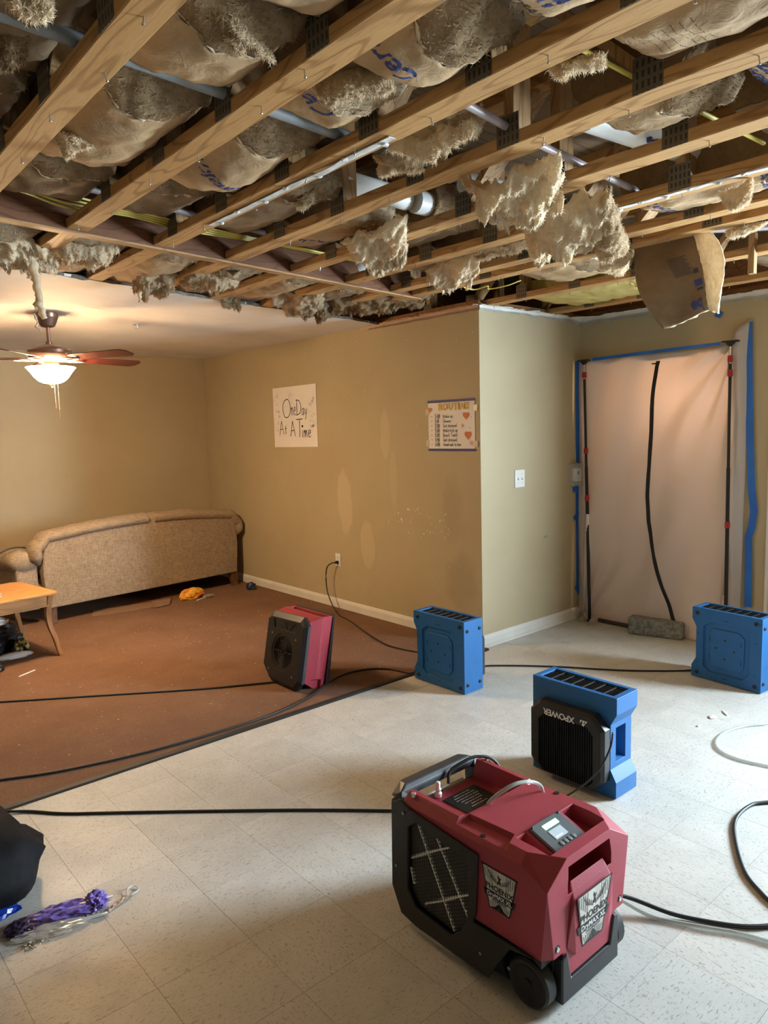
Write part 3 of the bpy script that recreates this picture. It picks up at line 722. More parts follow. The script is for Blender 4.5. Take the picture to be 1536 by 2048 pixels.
def aty(px, py, y):
    d = _r2*(px-768)+_d2*(py-1024)+_f*FPX; t = y/d.y; return Vector((d.x*t, y, CAMH+d.z*t))
# curled flap at the top
clump('curled brown fibre flap hanging at the top centre-left of the ceiling', at(375, 0, 2.50), at(440, -10, 2.50), at(560, 125, 2.45), at(480, 100, 2.44), 0.03, 0.12, 41, 'fibre', (0, 0, 0.03), 0.02)
clump('small cream tuft beside the swirling-grain truss', at(105, 262, 2.47), at(150, 262, 2.48), at(190, 300, 2.43), at(140, 335, 2.40), 0.03, 0.4, 42, 'fibre_pale')
clump('white shredded fibre at the top left picture corner', at(5, -20, 2.47), at(100, -10, 2.47), at(105, 55, 2.43), at(65, 60, 2.42), 0.02, 0.4, 43, 'fibre_pale')
clump('grey fibre heap in the dark bay at the left edge', at(-40, 60, 2.50), at(60, 60, 2.50), at(40, 150, 2.46), at(-40, 150, 2.46), 0.04, 0.2, 44, 'fibre_brown')
clump('torn fibre beside the curled paper batt printed with a lone C', at(620, 150, 2.49), at(790, 130, 2.49), at(790, 200, 2.46), at(640, 190, 2.46), 0.04, 0.3, 45, 'fibre')
clump('cream fibre hanging before the purple pipe', at(860, 255, 2.52), at(965, 210, 2.55), at(945, 300, 2.42), at(760, 330, 2.41), 0.04, 0.32, 46, 'fibre_pale', (0, 0, -0.02), 0.035)
clump('shaggy cream fibre tip beside the black hole in the ceiling', at(745, 310, 2.48), at(850, 300, 2.47), at(835, 365, 2.40), at(775, 370, 2.39), 0.03, 0.45, 47, 'fibre_pale')
clump('wide cream fibre mass spilling over two trusses', at(920, 365, 2.425), at(1120, 310, 2.425), at(1125, 400, 2.40), at(1010, 440, 2.395), 0.05, 0.22, 48, 'fibre_pale', (0, 0, -0.015), 0.05)
clump('largest hanging fibre clump, torn and cream coloured, in the ceiling centre right', at(1035, 400, 2.425), at(1215, 375, 2.425), at(1235, 470, 2.33), at(1075, 520, 2.32), 0.06, 0.28, 49, 'fibre_pale', (0, 0, -0.03), 0.05)
clump('layered fibre block hanging beside the largest clump', at(1175, 385, 2.425), at(1222, 372, 2.43), at(1262, 500, 2.27), at(1195, 510, 2.27), 0.05, 0.08, 50, 'fibre', (0, 0, -0.02), 0.025)
clump('pale fibre lump below the largest clump, beside the hanging paper batt', at(1205, 500, 2.43), at(1265, 500, 2.43), at(1245, 560, 2.33), at(1200, 545, 2.33), 0.05, 0.2, 51, 'fibre_pale')
clump('cream fibre ball beside the white paper strip at the right', at(1440, 375, 2.43), at(1505, 355, 2.44), at(1500, 400, 2.38), at(1470, 415, 2.37), 0.04, 0.25, 52, 'fibre_pale')
clump('cream fibre scrap just above the yellow cable', at(1100, 135, 2.47), at(1210, 105, 2.47), at(1215, 140, 2.44), at(1120, 165, 2.43), 0.03, 0.35, 53, 'fibre_pale')
clump('cream tuft hanging over the drain pipe bay', at(680, 480, 2.45), at(810, 430, 2.46), at(815, 530, 2.38), at(770, 555, 2.37), 0.04, 0.3, 54, 'fibre_pale')
clump('torn fibre hanging before the header beam near the poster corner', at(850, 540, 2.44), at(960, 510, 2.44), at(950, 570, 2.37), at(890, 590, 2.36), 0.04, 0.3, 55, 'fibre_pale')
clump('row of torn cream fibre along the eighth truss', at(940, 510, 2.45), at(1075, 470, 2.45), at(1070, 500, 2.42), at(960, 520, 2.41), 0.03, 0.4, 56, 'fibre_pale')
clump('small cream fibre tag by the corner of the wall', at(855, 545, 2.43), at(880, 545, 2.43), at(870, 560, 2.39), at(858, 575, 2.36), 0.02, 0.3, 57, 'fibre_pale')
clump('fibre scrap in the bay over the fourth truss', at(590, 395, 2.50), at(625, 380, 2.50), at(625, 415, 2.45), at(600, 425, 2.45), 0.03, 0.4, 58, 'fibre')
clump('cream fibre over the dark conduits at the right edge', at(1450, 460, 2.44), at(1530, 440, 2.44), at(1490, 475, 2.40), at(1465, 480, 2.39), 0.03, 0.3, 59, 'fibre_pale')
# fibre behind the header beam
clump('tan fibre fringe behind the header beam over the ceiling fan', at(-20, 460, 2.47), at(110, 485, 2.47), at(115, 555, 2.42), at(-20, 520, 2.42), 0.05, 0.3, 60, 'fibre_pale')
clump('shaggy cream fringe behind the header beam beside the long strand', at(100, 480, 2.47), at(235, 490, 2.47), at(225, 525, 2.42), at(110, 530, 2.42), 0.04, 0.45, 61, 'fibre_pale')
clump('ragged tuft drooping over the edge of the white ceiling', at(275, 535, 2.47), at(360, 545, 2.47), at(320, 590, 2.38), at(258, 605, 2.36), 0.05, 0.4, 62, 'fibre')
clump('pinkish torn paper and fibre over the white ceiling edge', at(360, 535, 2.47), at(480, 535, 2.47), at(470, 575, 2.44), at(370, 580, 2.43), 0.04, 0.3, 63, 'fibre')
clump('brown torn fibre over the ceiling edge beside the poster wall', at(540, 590, 2.46), at(650, 580, 2.46), at(640, 630, 2.40), at(600, 645, 2.37), 0.04, 0.4, 64, 'fibre')
clump('shaggy grey-brown fibre hanging over the first poster', at(585, 590, 2.46), at(640, 590, 2.46), at(665, 640, 2.38), at(615, 655, 2.36), 0.03, 0.5, 65, 'fibre_brown')
clump('crumpled brown fibre filling the corner by the poster wall', at(640, 590, 2.48), at(860, 585, 2.48), at(830, 610, 2.45), at(680, 630, 2.44), 0.05, 0.3, 66, 'fibre_brown')
clump('grey shredded scrap on the torn ceiling edge', at(435, 595, 2.45), at(480, 600, 2.45), at(480, 620, 2.42), at(455, 615, 2.42), 0.02, 0.5, 67, 'fibre_brown')
# long strand
def strand(label, pts, r, seed, mat='fibre_pale'):
    mb = MB().tube(pts, r, 10, 8, lambda t: 0.75+0.5*nz(t*9, seed)-0.3*t)
    for v in mb.bm.verts: v.co += Vector((nz(v.co.z*40, seed), nz(v.co.z*40, seed, 5), 0))*0.008 + Vector((nz(v.co.x*80, v.co.y*80, v.co.z*80), nz(v.co.z*80, v.co.x*80, 3), 0))*0.008
    return tag(mb.build('fibre_strand', MAT[mat], smooth=True), label, 'insulation', 'torn fibre hanging from the ceiling')
strand('long fibre strand dangling in front of the ceiling fan', [(1.03, 3.6, 2.50), (1.035, 3.6, 2.40), (1.045, 3.59, 2.30), (1.05, 3.585, 2.21), (1.065, 3.58, 2.15)], 0.030, 1)
strand('thin fibre wisp beside the long dangling strand', [(1.045, 3.59, 2.24), (1.03, 3.592, 2.19), (1.03, 3.592, 2.13), (1.045, 3.59, 2.09)], 0.008, 2)
strand('thin wisp below the tuft over the white ceiling', [(1.66, 3.88, 2.42), (1.655, 3.88, 2.37), (1.65, 3.88, 2.32)], 0.016, 3)
# hanging paper batt on the right
hp = thing('hanging_batt', 'large paper-faced batt hanging down from the ceiling in front of the plastic sheet', 'insulation', (0, 0, 0), 0)
def hs(u, v):
    a = Vector((3.345, 1.935, 2.46)).lerp(Vector((3.36, 1.655, 2.47)), u); b = Vector((3.40, 1.815, 2.05)).lerp(Vector((3.46, 1.615, 2.12)), u)
    p = a.lerp(b, v); p.x += -0.05*sin(pi*v)*(1-0.3*u) + 0.02*sin(pi*u) + 0.006*fbm(Vector((u*3, v*5, 2)), 4) + 0.012*sin(7*v+5*u)*v
    p.y += 0.03*sin(pi*v)*(1-u) - 0.02*sin(pi*v)*u
    return p
pk = MB().gridsheet(hs, 26, 40, (0.004, 0, 0)).build('kraft_paper', MAT['kraft_dark'], hp, smooth=True)
def hb2(u, v):
    p = Vector(hs(u, v*0.99)); p.x += 0.006; return p
MB().gridsheet(hb2, 20, 30, None, lambda u, v: (0.02+0.02*fbm(Vector((u*6, v*8, 3)), 3), -0.008, 0)).build('glass_fibre', MAT['fibre'], hp, smooth=True)
def hst(u, v): 
    p = Vector(hs(1.0+0.36*u*(0.55+0.45*sin(pi*v**0.7)), v)); p.x += 0.004+0.012*fbm(Vector((u*5, v*14, 8)), 4); p.z -= 0.0+0.03*u*v+0.02*abs(nz(u*9, v*2, 4))*v; return p
MB().gridsheet(hst, 14, 44, None, lambda u, v: (0.03*sin(pi*max(0.02, min(0.98, u)))+0.008, 0, 0)).build('fibre_edge', MAT['fibre_pale'], hp, smooth=True)
def paper_print(u0, v0, u1, v1, mat, name='print_mark'):
    MB().gridsheet(lambda u, v: Vector(hs(u0+(u1-u0)*u, v0+(v1-v0)*v))+Vector((-0.0012, 0, 0)), 4, 3).build(name, MAT[mat], pk)
for i in range(13): paper_print(0.50+0.006*i, 0.27+0.019*i, 0.80-0.02*((i*5) % 3)+0.006*i, 0.278+0.019*i, 'inkdark')
paper_print(0.83, 0.60, 0.97, 0.68, 'ink'); paper_print(0.86, 0.46, 0.94, 0.52, 'inkdark'); paper_print(0.85, 0.70, 0.97, 0.735, 'inkdark')
vs, fs = text_verts('ed', 0.10, 0.003, 0.1)
me = bpy.data.meshes.new('lettering'); me.from_pydata([Vector(hs(min(1, max(0, 0.80+v.x*2.6)), min(1, 0.90+v.y*2.1)))+Vector((-0.0016, 0, 0)) for v in vs], [], fs); mk('lettering', me, MAT['ink'], pk)

# ---------------------------------------------------------------- pipes and cables
def pmat(n, c, r=0.4, **k): return simple(n, c, r, 0.12, 8, 80, 0.03, **k)
MAT['conduit'] = pmat('grey_conduit', (0.26, 0.28, 0.29)); MAT['purplepipe'] = pmat('mauve_pipe', (0.40, 0.33, 0.34)); MAT['pvc'] = pmat('white_pvc', (0.80, 0.79, 0.75))
MAT['cableyellow'] = pmat('yellow_cable', (0.62, 0.50, 0.09)); MAT['cord'] = pmat('black_cord', (0.016, 0.016, 0.018), 0.5); MAT['metal'] = pmat('dull_duct', (0.45, 0.47, 0.50), 0.35, metal=0.7)
def pipe(name, label, pts, r, mat, cat='pipe', group=None, sm=0, seg=14):
    return tag(MB().tube(pts, r, seg, sm).build(name, MAT[mat], smooth='auto'), label, cat, group)
pipe('conduit', 'grey plastic conduit crossing the first bays of the torn ceiling', [(0.3, 1.74, 2.50), (1.0, 1.79, 2.50), (1.9, 1.86, 2.50)], 0.0185, 'conduit')
pipe('water_pipe', 'mauve plastic pipe crossing above the largest fibre clump', [(1.55, 1.44, 2.50), (2.0, 1.50, 2.50), (2.75, 1.56, 2.50)], 0.0125, 'purplepipe')
pipe('water_pipe', 'mauve plastic pipe running beside the bundle of yellow cables', [(0.6, 2.80, 2.53), (1.3, 2.88, 2.53), (2.1, 3.03, 2.53)], 0.013, 'purplepipe')
for i in range(4):
    pipe('electric_cable', ['uppermost yellow cable of the bundle before the header beam', 'second yellow cable of the bundle before the header beam', 'third yellow cable of the bundle before the header beam', 'lowest sagging yellow cable of the bundle before the header beam'][i],
         [(0.5, 2.80+0.012*i, 2.515-0.004*i), (0.81, 2.86+0.018*i, 2.512-0.005*i), (1.0, 2.90+0.03*i, 2.508-0.006*i), (1.25, 2.955+0.012*i, 2.510-0.004*i), (1.55, 2.99+0.02*i, 2.508-0.004*i), (2.0, 3.05+0.01*i, 2.51), (2.6, 3.12+0.008*i, 2.512)], 0.0048, 'cableyellow', 'cable', 'yellow cables in the torn ceiling', 6, 8)
pipe('electric_cable', 'single yellow cable crossing the upper right of the ceiling', [(1.5, 1.075, 2.50), (1.85, 1.065, 2.497), (2.2, 1.06, 2.50), (2.6, 1.045, 2.50)], 0.0065, 'cableyellow', 'cable', None, 6, 8)
pipe('drain_pipe', 'white drain pipe in the dark hole beside the fourth truss', [(1.85, 2.34, 2.58), (2.22, 2.36, 2.58)], 0.045, 'pvc')
pipe('drain_pipe', 'short white drain pipe stub above the fifth truss', [(2.24, 2.33, 2.57), (2.60, 2.33, 2.57)], 0.05, 'pvc')
pipe('drain_pipe', 'white pipe with a dark band beyond the drain stub', [(2.3, 2.10, 2.60), (2.62, 2.08, 2.60)], 0.045, 'pvc')
dp = pipe('drain_pipe', 'white pipe with a blue printed emblem under the right side of the ceiling', [(2.15, 1.42, 2.60), (2.75, 1.36, 2.60)], 0.05, 'pvc')
for a in range(5): MB().box(2.40+0.02*a, 1.335-0.002*a, 2.55+0.004*(a % 2), 2.412+0.02*a, 1.35, 2.56+0.006*((a+1) % 2)).build('print_mark', MAT['ink'], dp)
tag(MB().lathe([(0.001, 0), (0.04, 0.006), (0.065, 0.022), (0.075, 0.05), (0.07, 0.075), (0.001, 0.08)], 24, (2.80, 3.39, 2.50), caps=False).build('vent_cup', MAT['pvc'], smooth=True), 'round white plastic cup poking out above the header beam', 'fitting')
pipe('duct_pipe', 'white pipe end showing beside the pale fibre over the light switch wall', [(3.5, 2.28, 2.53), (3.9, 2.36, 2.53)], 0.045, 'pvc')
pipe('metal_conduit', 'bright metal conduit at the right edge of the ceiling', [(3.60, 1.70, 2.53), (4.10, 1.20, 2.53)], 0.024, 'metal')
pipe('metal_conduit', 'second dark metal conduit beside the bright one', [(3.66, 1.76, 2.57), (4.2, 1.22, 2.57)], 0.022, 'conduit')
pipe('water_pipe', 'thin mauve pipe over the metal conduits at the right edge', [(3.45, 1.72, 2.50), (3.95, 1.22, 2.50)], 0.012, 'purplepipe')
pipe('signal_wire', 'thin black wire hanging across the bright yellow batt', [(4.06, 3.10, 2.47), (4.25, 2.80, 2.448), (4.45, 2.55, 2.47)], 0.004, 'cord', 'wire', None, 6, 6)
pipe('signal_wire', 'thin yellow wire looping at the corner of the poster wall', [(3.335, 3.06, 2.442), (3.42, 3.05, 2.436), (3.46, 2.98, 2.45), (3.50, 3.0, 2.44), (3.55, 2.9, 2.45), (3.62, 2.85, 2.48)], 0.004, 'cableyellow', 'wire', None, 6, 6)
tag(MB().prism([(3.905, 1.63), (3.94, 1.63), (3.94, 1.60), (3.905, 1.60)], HC-0.10, HC+0.10, 'z').build('wood_block', MAT['lumber_z']), 'short upright pine block hanging beside the cream fibre edge', 'wood block')
# ================================================================== things on the walls
MAT['plasticwhite'] = simple('white_plastic', (0.80, 0.79, 0.75), 0.35, 0.05)
MAT['blackplastic'] = simple('black_plastic', (0.012, 0.012, 0.013), 0.45, 0.25, 20, 200, 0.12)
MAT['darkplastic'] = simple('charcoal_plastic', (0.019, 0.0195, 0.021), 0.42, 0.25, 20, 220, 0.15)
MAT['paper'] = simple('poster_paper', (0.83, 0.79, 0.76), 0.7, 0.05, 4)
MAT['marker'] = simple('black_marker', (0.02, 0.018, 0.02), 0.6, 0.1); MAT['markernavy'] = simple('navy_marker', (0.05, 0.05, 0.16), 0.6, 0.2)
MAT['gold'] = vary(pm('gold_glitter', (0.62, 0.40, 0.07), 0.5), (0.66, 0.43, 0.07), (0.52, 0.31, 0.04), 70, 2, 0.4, 0.6)
MAT['orange'] = simple('orange_marker', (0.75, 0.21, 0.07), 0.6, 0.3, 90); MAT['pink'] = simple('pink_marker', (0.78, 0.42, 0.42), 0.6, 0.2); MAT['pastel'] = simple('pastel_marker', (0.62, 0.56, 0.60), 0.7, 0.1)
MAT['tapeblue'] = vary(pm('blue_masking_tape', (0.02, 0.17, 0.62), 0.5), (0.02, 0.17, 0.62), (0.015, 0.12, 0.48), 6, 3, 0.3, 0.7, 90, 0.15)
MAT['tapenavy'] = simple('navy_tape', (0.02, 0.03, 0.22), 0.5, 0.2)
GL = {  # single-stroke handwriting, each glyph: width, strokes
 'A': (0.62, [[(0.02, 0), (0.3, 1)], [(0.3, 1), (0.58, 0)], [(0.12, 0.36), (0.5, 0.40)]]), 'B': (0.55, [[(0.08, 0), (0.08, 1), (0.4, 0.92), (0.42, 0.62), (0.1, 0.54), (0.48, 0.42), (0.48, 0.08), (0.06, 0)]]),
 'D': (0.6, [[(0.1, 0), (0.1, 1)], [(0.02, 0.97), (0.4, 0.9), (0.58, 0.55), (0.48, 0.15), (0.02, 0.0)]]), 'G': (0.6, [[(0.52, 0.85), (0.3, 1), (0.08, 0.75), (0.06, 0.3), (0.28, 0), (0.5, 0.15), (0.52, 0.42), (0.3, 0.42)]]),
 'H': (0.6, [[(0.08, 0), (0.1, 1)], [(0.5, 0), (0.5, 1)], [(0.08, 0.5), (0.5, 0.52)]]), 'O': (0.85, [[(0.45, 1), (0.15, 0.85), (0.03, 0.45), (0.2, 0.05), (0.5, 0), (0.75, 0.25), (0.78, 0.7), (0.6, 0.97), (0.4, 1.0)]]),
 'S': (0.5, [[(0.44, 0.88), (0.25, 1), (0.07, 0.8), (0.2, 0.56), (0.42, 0.36), (0.36, 0.05), (0.04, 0.08)]]), 'T': (0.6, [[(0.0, 0.98), (0.62, 1.0)], [(0.31, 1), (0.29, 0)]]), 'W': (0.85, [[(0.02, 1), (0.18, 0), (0.4, 0.75), (0.6, 0), (0.8, 1)]]),
 'a': (0.45, [[(0.38, 0.5), (0.18, 0.55), (0.05, 0.25), (0.15, 0), (0.35, 0.15), (0.38, 0.52), (0.42, 0)]]), 'b': (0.42, [[(0.06, 1), (0.06, 0), (0.3, 0.05), (0.36, 0.35), (0.2, 0.5), (0.06, 0.35)]]), 'd': (0.46, [[(0.38, 1), (0.38, 0)], [(0.38, 0.42), (0.15, 0.5), (0.05, 0.2), (0.2, 0), (0.38, 0.15)]]),
 'e': (0.4, [[(0.06, 0.28), (0.34, 0.32), (0.25, 0.52), (0.08, 0.4), (0.08, 0.1), (0.22, 0), (0.36, 0.1)]]), 'h': (0.44, [[(0.06, 1), (0.06, 0), (0.08, 0.38), (0.28, 0.5), (0.36, 0.3), (0.38, 0)]]), 'i': (0.2, [[(0.1, 0.5), (0.1, 0)]]), 'k': (0.4, [[(0.06, 1), (0.06, 0)], [(0.34, 0.5), (0.08, 0.22), (0.36, 0)]]),
 'm': (0.62, [[(0.05, 0), (0.06, 0.5), (0.08, 0.35), (0.22, 0.5), (0.28, 0), (0.3, 0.35), (0.45, 0.5), (0.54, 0)]]), 'n': (0.42, [[(0.05, 0), (0.06, 0.5), (0.08, 0.35), (0.26, 0.5), (0.34, 0)]]), 'o': (0.42, [[(0.2, 0.5), (0.05, 0.25), (0.18, 0), (0.35, 0.22), (0.22, 0.5)]]),
 'p': (0.42, [[(0.06, 0.5), (0.05, -0.35)], [(0.06, 0.35), (0.24, 0.5), (0.36, 0.28), (0.22, 0), (0.06, 0.1)]]), 'r': (0.34, [[(0.06, 0.5), (0.06, 0), (0.1, 0.36), (0.3, 0.48)]]), 's': (0.34, [[(0.28, 0.45), (0.1, 0.48), (0.1, 0.3), (0.28, 0.18), (0.2, 0), (0.03, 0.05)]]),
 't': (0.32, [[(0.15, 0.85), (0.15, 0.05), (0.26, 0.0)], [(0.0, 0.5), (0.3, 0.52)]]), 'u': (0.44, [[(0.05, 0.5), (0.07, 0.05), (0.25, 0.02), (0.36, 0.5), (0.38, 0)]]), 'w': (0.56, [[(0.03, 0.5), (0.14, 0), (0.26, 0.4), (0.38, 0), (0.5, 0.5)]]), 'y': (0.42, [[(0.05, 0.5), (0.2, 0.05)], [(0.38, 0.5), (0.1, -0.4)]]),
 '0': (0.5, [[(0.24, 1), (0.05, 0.5), (0.2, 0), (0.42, 0.45), (0.26, 1)]]), '1': (0.22, [[(0.1, 1), (0.1, 0)]]), '2': (0.48, [[(0.05, 0.8), (0.25, 1), (0.4, 0.75), (0.05, 0.02), (0.44, 0.0)]]), '3': (0.46, [[(0.05, 0.95), (0.36, 0.85), (0.18, 0.55), (0.4, 0.3), (0.22, 0), (0.04, 0.1)]]), '4': (0.46, [[(0.1, 1), (0.06, 0.5), (0.4, 0.5)], [(0.36, 1), (0.36, 0)]]),
 '5': (0.48, [[(0.42, 1), (0.1, 0.98), (0.07, 0.58), (0.32, 0.6), (0.42, 0.3), (0.25, 0), (0.03, 0.08)]]), '6': (0.46, [[(0.36, 1), (0.1, 0.6), (0.06, 0.2), (0.22, 0), (0.38, 0.2), (0.25, 0.42), (0.08, 0.25)]]), ':': (0.2, [[(0.1, 0.5), (0.1, 0.44)], [(0.1, 0.12), (0.1, 0.06)]]), '*': (0.3, [[(0.08, 0.5), (0.2, 0.36)], [(0.2, 0.5), (0.08, 0.36)]]), ' ': (0.3, [])}
def ribbon(mb, pts, M, w, z=0.0):
    P = catmull([(p[0], p[1], 0) for p in pts], 4) if len(pts) > 2 else [Vector((p[0], p[1], 0)) for p in pts]
    for a, b in zip(P, P[1:]):
        d = b-a
        if d.length < 1e-6: continue
        d.normalize(); n = Vector((-d.y, d.x, 0))*w/2; a2 = a-d*w*0.3; b2 = b+d*w*0.3
        vs = [mb.bm.verts.new(M @ (q+Vector((0, 0, z)))) for q in (a2-n, b2-n, b2+n, a2+n)]
        mb.bm.faces.new(vs)
def hand(txt, M, x, y, h, w, mat, parent, sx=1.0, name='lettering', xh=1.0):
    mb = MB(); r = random.Random(hash(txt) % 1000 if False else len(txt)*7+int(y*1000))
    for ch in txt:
        wd, st = GL[ch]
        for s in st:
            ribbon(mb, [(x+(p[0])*h*sx, y+p[1]*h) for p in s], M, w)
        x += (wd+0.08)*h*sx
    mb.build(name, mat, parent, recalc=False); return x
def heart(mb, M, x, y, s, z=0.0):
    pts = []
    for k in range(24):
        t = 2*pi*k/24; pts.append(M @ Vector((x+s*16*sin(t)**3/32, y+s*(13*cos(t)-5*cos(2*t)-2*cos(3*t)-cos(4*t))/32, z)))
    mb.bm.faces.new([mb.bm.verts.new(p) for p in pts])
def star(mb, M, x, y, s):
    pts = [M @ Vector((x+(s if k % 2 == 0 else s*0.4)*sin(pi*k/5), y+(s if k % 2 == 0 else s*0.4)*cos(pi*k/5), 0)) for k in range(10)]
    mb.bm.faces.new([mb.bm.verts.new(p) for p in pts])
# first poster: x runs to -Y (left to right as read), y up
W1, H1 = 0.72, 0.57
p1 = thing('poster', 'large white hand-lettered poster reading One Day At A Time', 'poster', (XP-0.003, 6.085, 1.455))
M1 = frame((-0.0042, 0, 0), (0, -1, 0), (0, 0, 1))
MB().gridsheet(lambda u, v: (-0.0015-0.002*abs(nz(u*3, v*3, 1))*(abs(2*u-1)**4+abs(2*v-1)**4)*0.5, -W1*u, H1*v+0.004*u), 16, 12, (0.0012, 0, 0)).build('sheet', MAT['paper'], p1)
M1 = frame((-0.0046, 0, 0), (0, -1, 0), (0, 0, 1))
mk_ = MAT['marker']
hand('O', M1, 0.165, 0.285, 0.17, 0.007, mk_, p1); hand('ne', M1, 0.310, 0.302, 0.145, 0.006, mk_, p1, 0.62)
hand('D', M1, 0.395, 0.300, 0.145, 0.007, mk_, p1, 0.95); hand('ay', M1, 0.485, 0.300, 0.11, 0.006, mk_, p1, 0.85)
hand('A', M1, 0.10, 0.125, 0.125, 0.006, mk_, p1); hand('t', M1, 0.195, 0.135, 0.085, 0.006, mk_, p1); hand('A', M1, 0.285, 0.105, 0.14, 0.007, mk_, p1)
hand('T', M1, 0.395, 0.098, 0.165, 0.007, mk_, p1, 0.95); hand('ime', M1, 0.475, 0.094, 0.125, 0.0065, mk_, p1, 0.85)
mb = MB(); heart(mb, M1, 0.488, 0.195, 0.030); mb.build('heart_mark', mk_, p1, recalc=False)
mb = MB(); rr = random.Random(3)
for k in range(46):
    x, y = (rr.uniform(0.02, 0.11), rr.uniform(0.10, 0.52)) if k % 2 else (rr.uniform(0.60, 0.69), rr.uniform(0.18, 0.45))
    if k > 40: x, y = rr.uniform(0.27, 0.34), rr.uniform(0.46, 0.53)
    for a in range(4): ribbon(mb, [(x, y), (x+0.012*cos(a*1.6+k), y+0.012*sin(a*1.6+k)), (x+0.016*cos(a*1.6+k+0.8), y+0.010*sin(a*1.6+k+0.8))], M1, 0.0018)
mb.build('flower_doodles', MAT['pastel'], p1, recalc=False)
# second poster
W2, H2 = 0.468, 0.362
p2 = thing('poster', 'small routine poster with gold heading, hearts and blue tape at top and bottom', 'poster', (XP-0.003, 3.930, 1.436))
MB().gridsheet(lambda u, v: (-0.0015-0.001*nz(u*3, v*3, 4), -W2*u, H2*v), 10, 10, (0.0012, 0, 0)).build('sheet', MAT['paper'], p2)
M2 = frame((-0.0046, 0, 0), (0, -1, 0), (0, 0, 1))
for z0, z1 in ((-0.006, 0.010), (H2-0.012, H2+0.006)): MB().box(-0.0052, -W2-0.002, z0, -0.0030, 0.002, z1).build('tape_strip', MAT['tapenavy'], p2)
MAT['cleartape'] = simple('cloudy_tape', (0.66, 0.58, 0.44), 0.3, 0.1)
for yy, zz in ((0.008, 0.285), (-W2-0.010, 0.30), (0.008, 0.05), (-W2-0.010, 0.045)): MB().box(-0.0056, yy-0.016, zz-0.022, -0.0032, yy+0.016, zz+0.022).build('clear_tape', MAT['cleartape'], p2)
text_on('ROUTINE', 0.066, M2 @ Matrix.Translation((0.262, 0.315, 0)), MAT['gold'], p2, 'heading', bold=0.0035, th=0.0010, spacing=1.12)
rows = ['5:00 Wake up', '5:10 Shower', '5:20 Get dressed', '5:30 Wake kids up', '5:35 Brush Teeth', '5:40 Get dressed', '6:00 Head out to bus']
for k, rw in enumerate(rows):
    y = 0.238-0.0345*k; tm, tx = rw.split(' ', 1)
    hand('*', M2, 0.035, y, 0.026, 0.004, MAT['marker'], p2)
    hand(tm, M2, 0.072, y-0.002, 0.025 if k else 0.029, 0.0034, MAT['marker'], p2, 1.0)
    hand(tx, M2, 0.155, y-0.001, 0.026, 0.0024, MAT['markernavy'], p2, 1.05 if len(tx) < 12 else 0.98)
mb = MB(); heart(mb, M2, 0.385, 0.248, 0.062); heart(mb, M2, 0.405, 0.107, 0.070); heart(mb, M2, 0.026, 0.300, 0.042); mb.build('heart_marks', MAT['orange'], p2, recalc=False)
mb = MB(); star(mb, M2, 0.352, 0.178, 0.018); star(mb, M2, 0.437, 0.050, 0.024); star(mb, M2, 0.437, 0.235, 0.009); star(mb, M2, 0.425, 0.160, 0.008); star(mb, M2, 0.012, 0.255, 0.006); mb.build('star_marks', MAT['pink'], p2, recalc=False)

# outlet with plug
ol = thing('wall_outlet', 'white duplex outlet on the poster wall with a black plug', 'outlet', (XP, 5.122, 0.445))
MB().box(-0.006, -0.038, -0.058, -0.0005, 0.038, 0.058).build('cover_plate', MAT['plasticwhite'], ol, bevel=0.003)
for z in (0.021, -0.021):
    f = MB().lathe([(0.017, -0.009), (0.017, -0.0055)], 20, (0, 0, z), 'x').build('receptacle', MAT['plasticwhite'], ol)
    if z > 0:
        for y in (-0.006, 0.006): MB().box(-0.0094, y-0.001, z-0.003, -0.0088, y+0.001, z+0.006).build('slot', MAT['blackplastic'], f)
pc = thing('electric_cord', 'black power cord plugged into the outlet, running over the carpet to the blue fan', 'cord', (0, 0, 0))
MB().hull([(XP-0.0095, 5.107, 0.408), (XP-0.0095, 5.137, 0.408), (XP-0.0095, 5.107, 0.440), (XP-0.0095, 5.137, 0.440), (XP-0.036, 5.112, 0.414), (XP-0.036, 5.132, 0.414), (XP-0.036, 5.112, 0.434), (XP-0.036, 5.132, 0.434)]).build('plug', MAT['blackplastic'], pc, bevel=0.003)
MB().tube([(XP-0.034, 5.124, 0.424), (XP-0.06, 5.15, 0.418), (XP-0.085, 5.185, 0.38), (XP-0.09, 5.20, 0.28), (XP-0.10, 5.17, 0.16), (XP-0.13, 5.06, 0.06), (3.69, 4.90, 0.013), (3.635, 4.678, 0.012), (3.52, 4.35, 0.012), (3.44, 4.10, 0.012), (3.40, 3.90, 0.012), (3.43, 3.70, 0.012), (3.46, 3.58, 0.012), (3.46, 3.46, 0.012)], 0.0055, 8, 6).build('cord', MAT['cord'], pc, smooth=True)

# light switch
sw = thing('light_switch', 'white double light switch plate on the narrow tan wall', 'light switch', (4.305, YO-0.001, 1.207))
MB().box(-0.058, -0.006, -0.066, 0.058, -0.0003, 0.066).build('cover_plate', MAT['plasticwhite'], sw, bevel=0.003)
for x in (-0.023, 0.023):
    MB().hull([(x-0.005, -0.006, -0.012), (x+0.005, -0.006, -0.012), (x-0.005, -0.006, 0.012), (x+0.005, -0.006, 0.012), (x-0.004, -0.017, -0.004), (x+0.004, -0.017, -0.004), (x-0.004, -0.017, -0.010), (x+0.004, -0.017, -0.010)]).build('toggle', MAT['plasticwhite'], sw)
    for z in (-0.032, 0.032): MB().lathe([(0.003, -0.0072), (0.003, -0.006)], 8, (x, 0, z), 'y').build('screw', MAT['steel'], sw)
MAT['chipgrey'] = simple('torn_paint', (0.30, 0.27, 0.22), 0.8, 0.3)
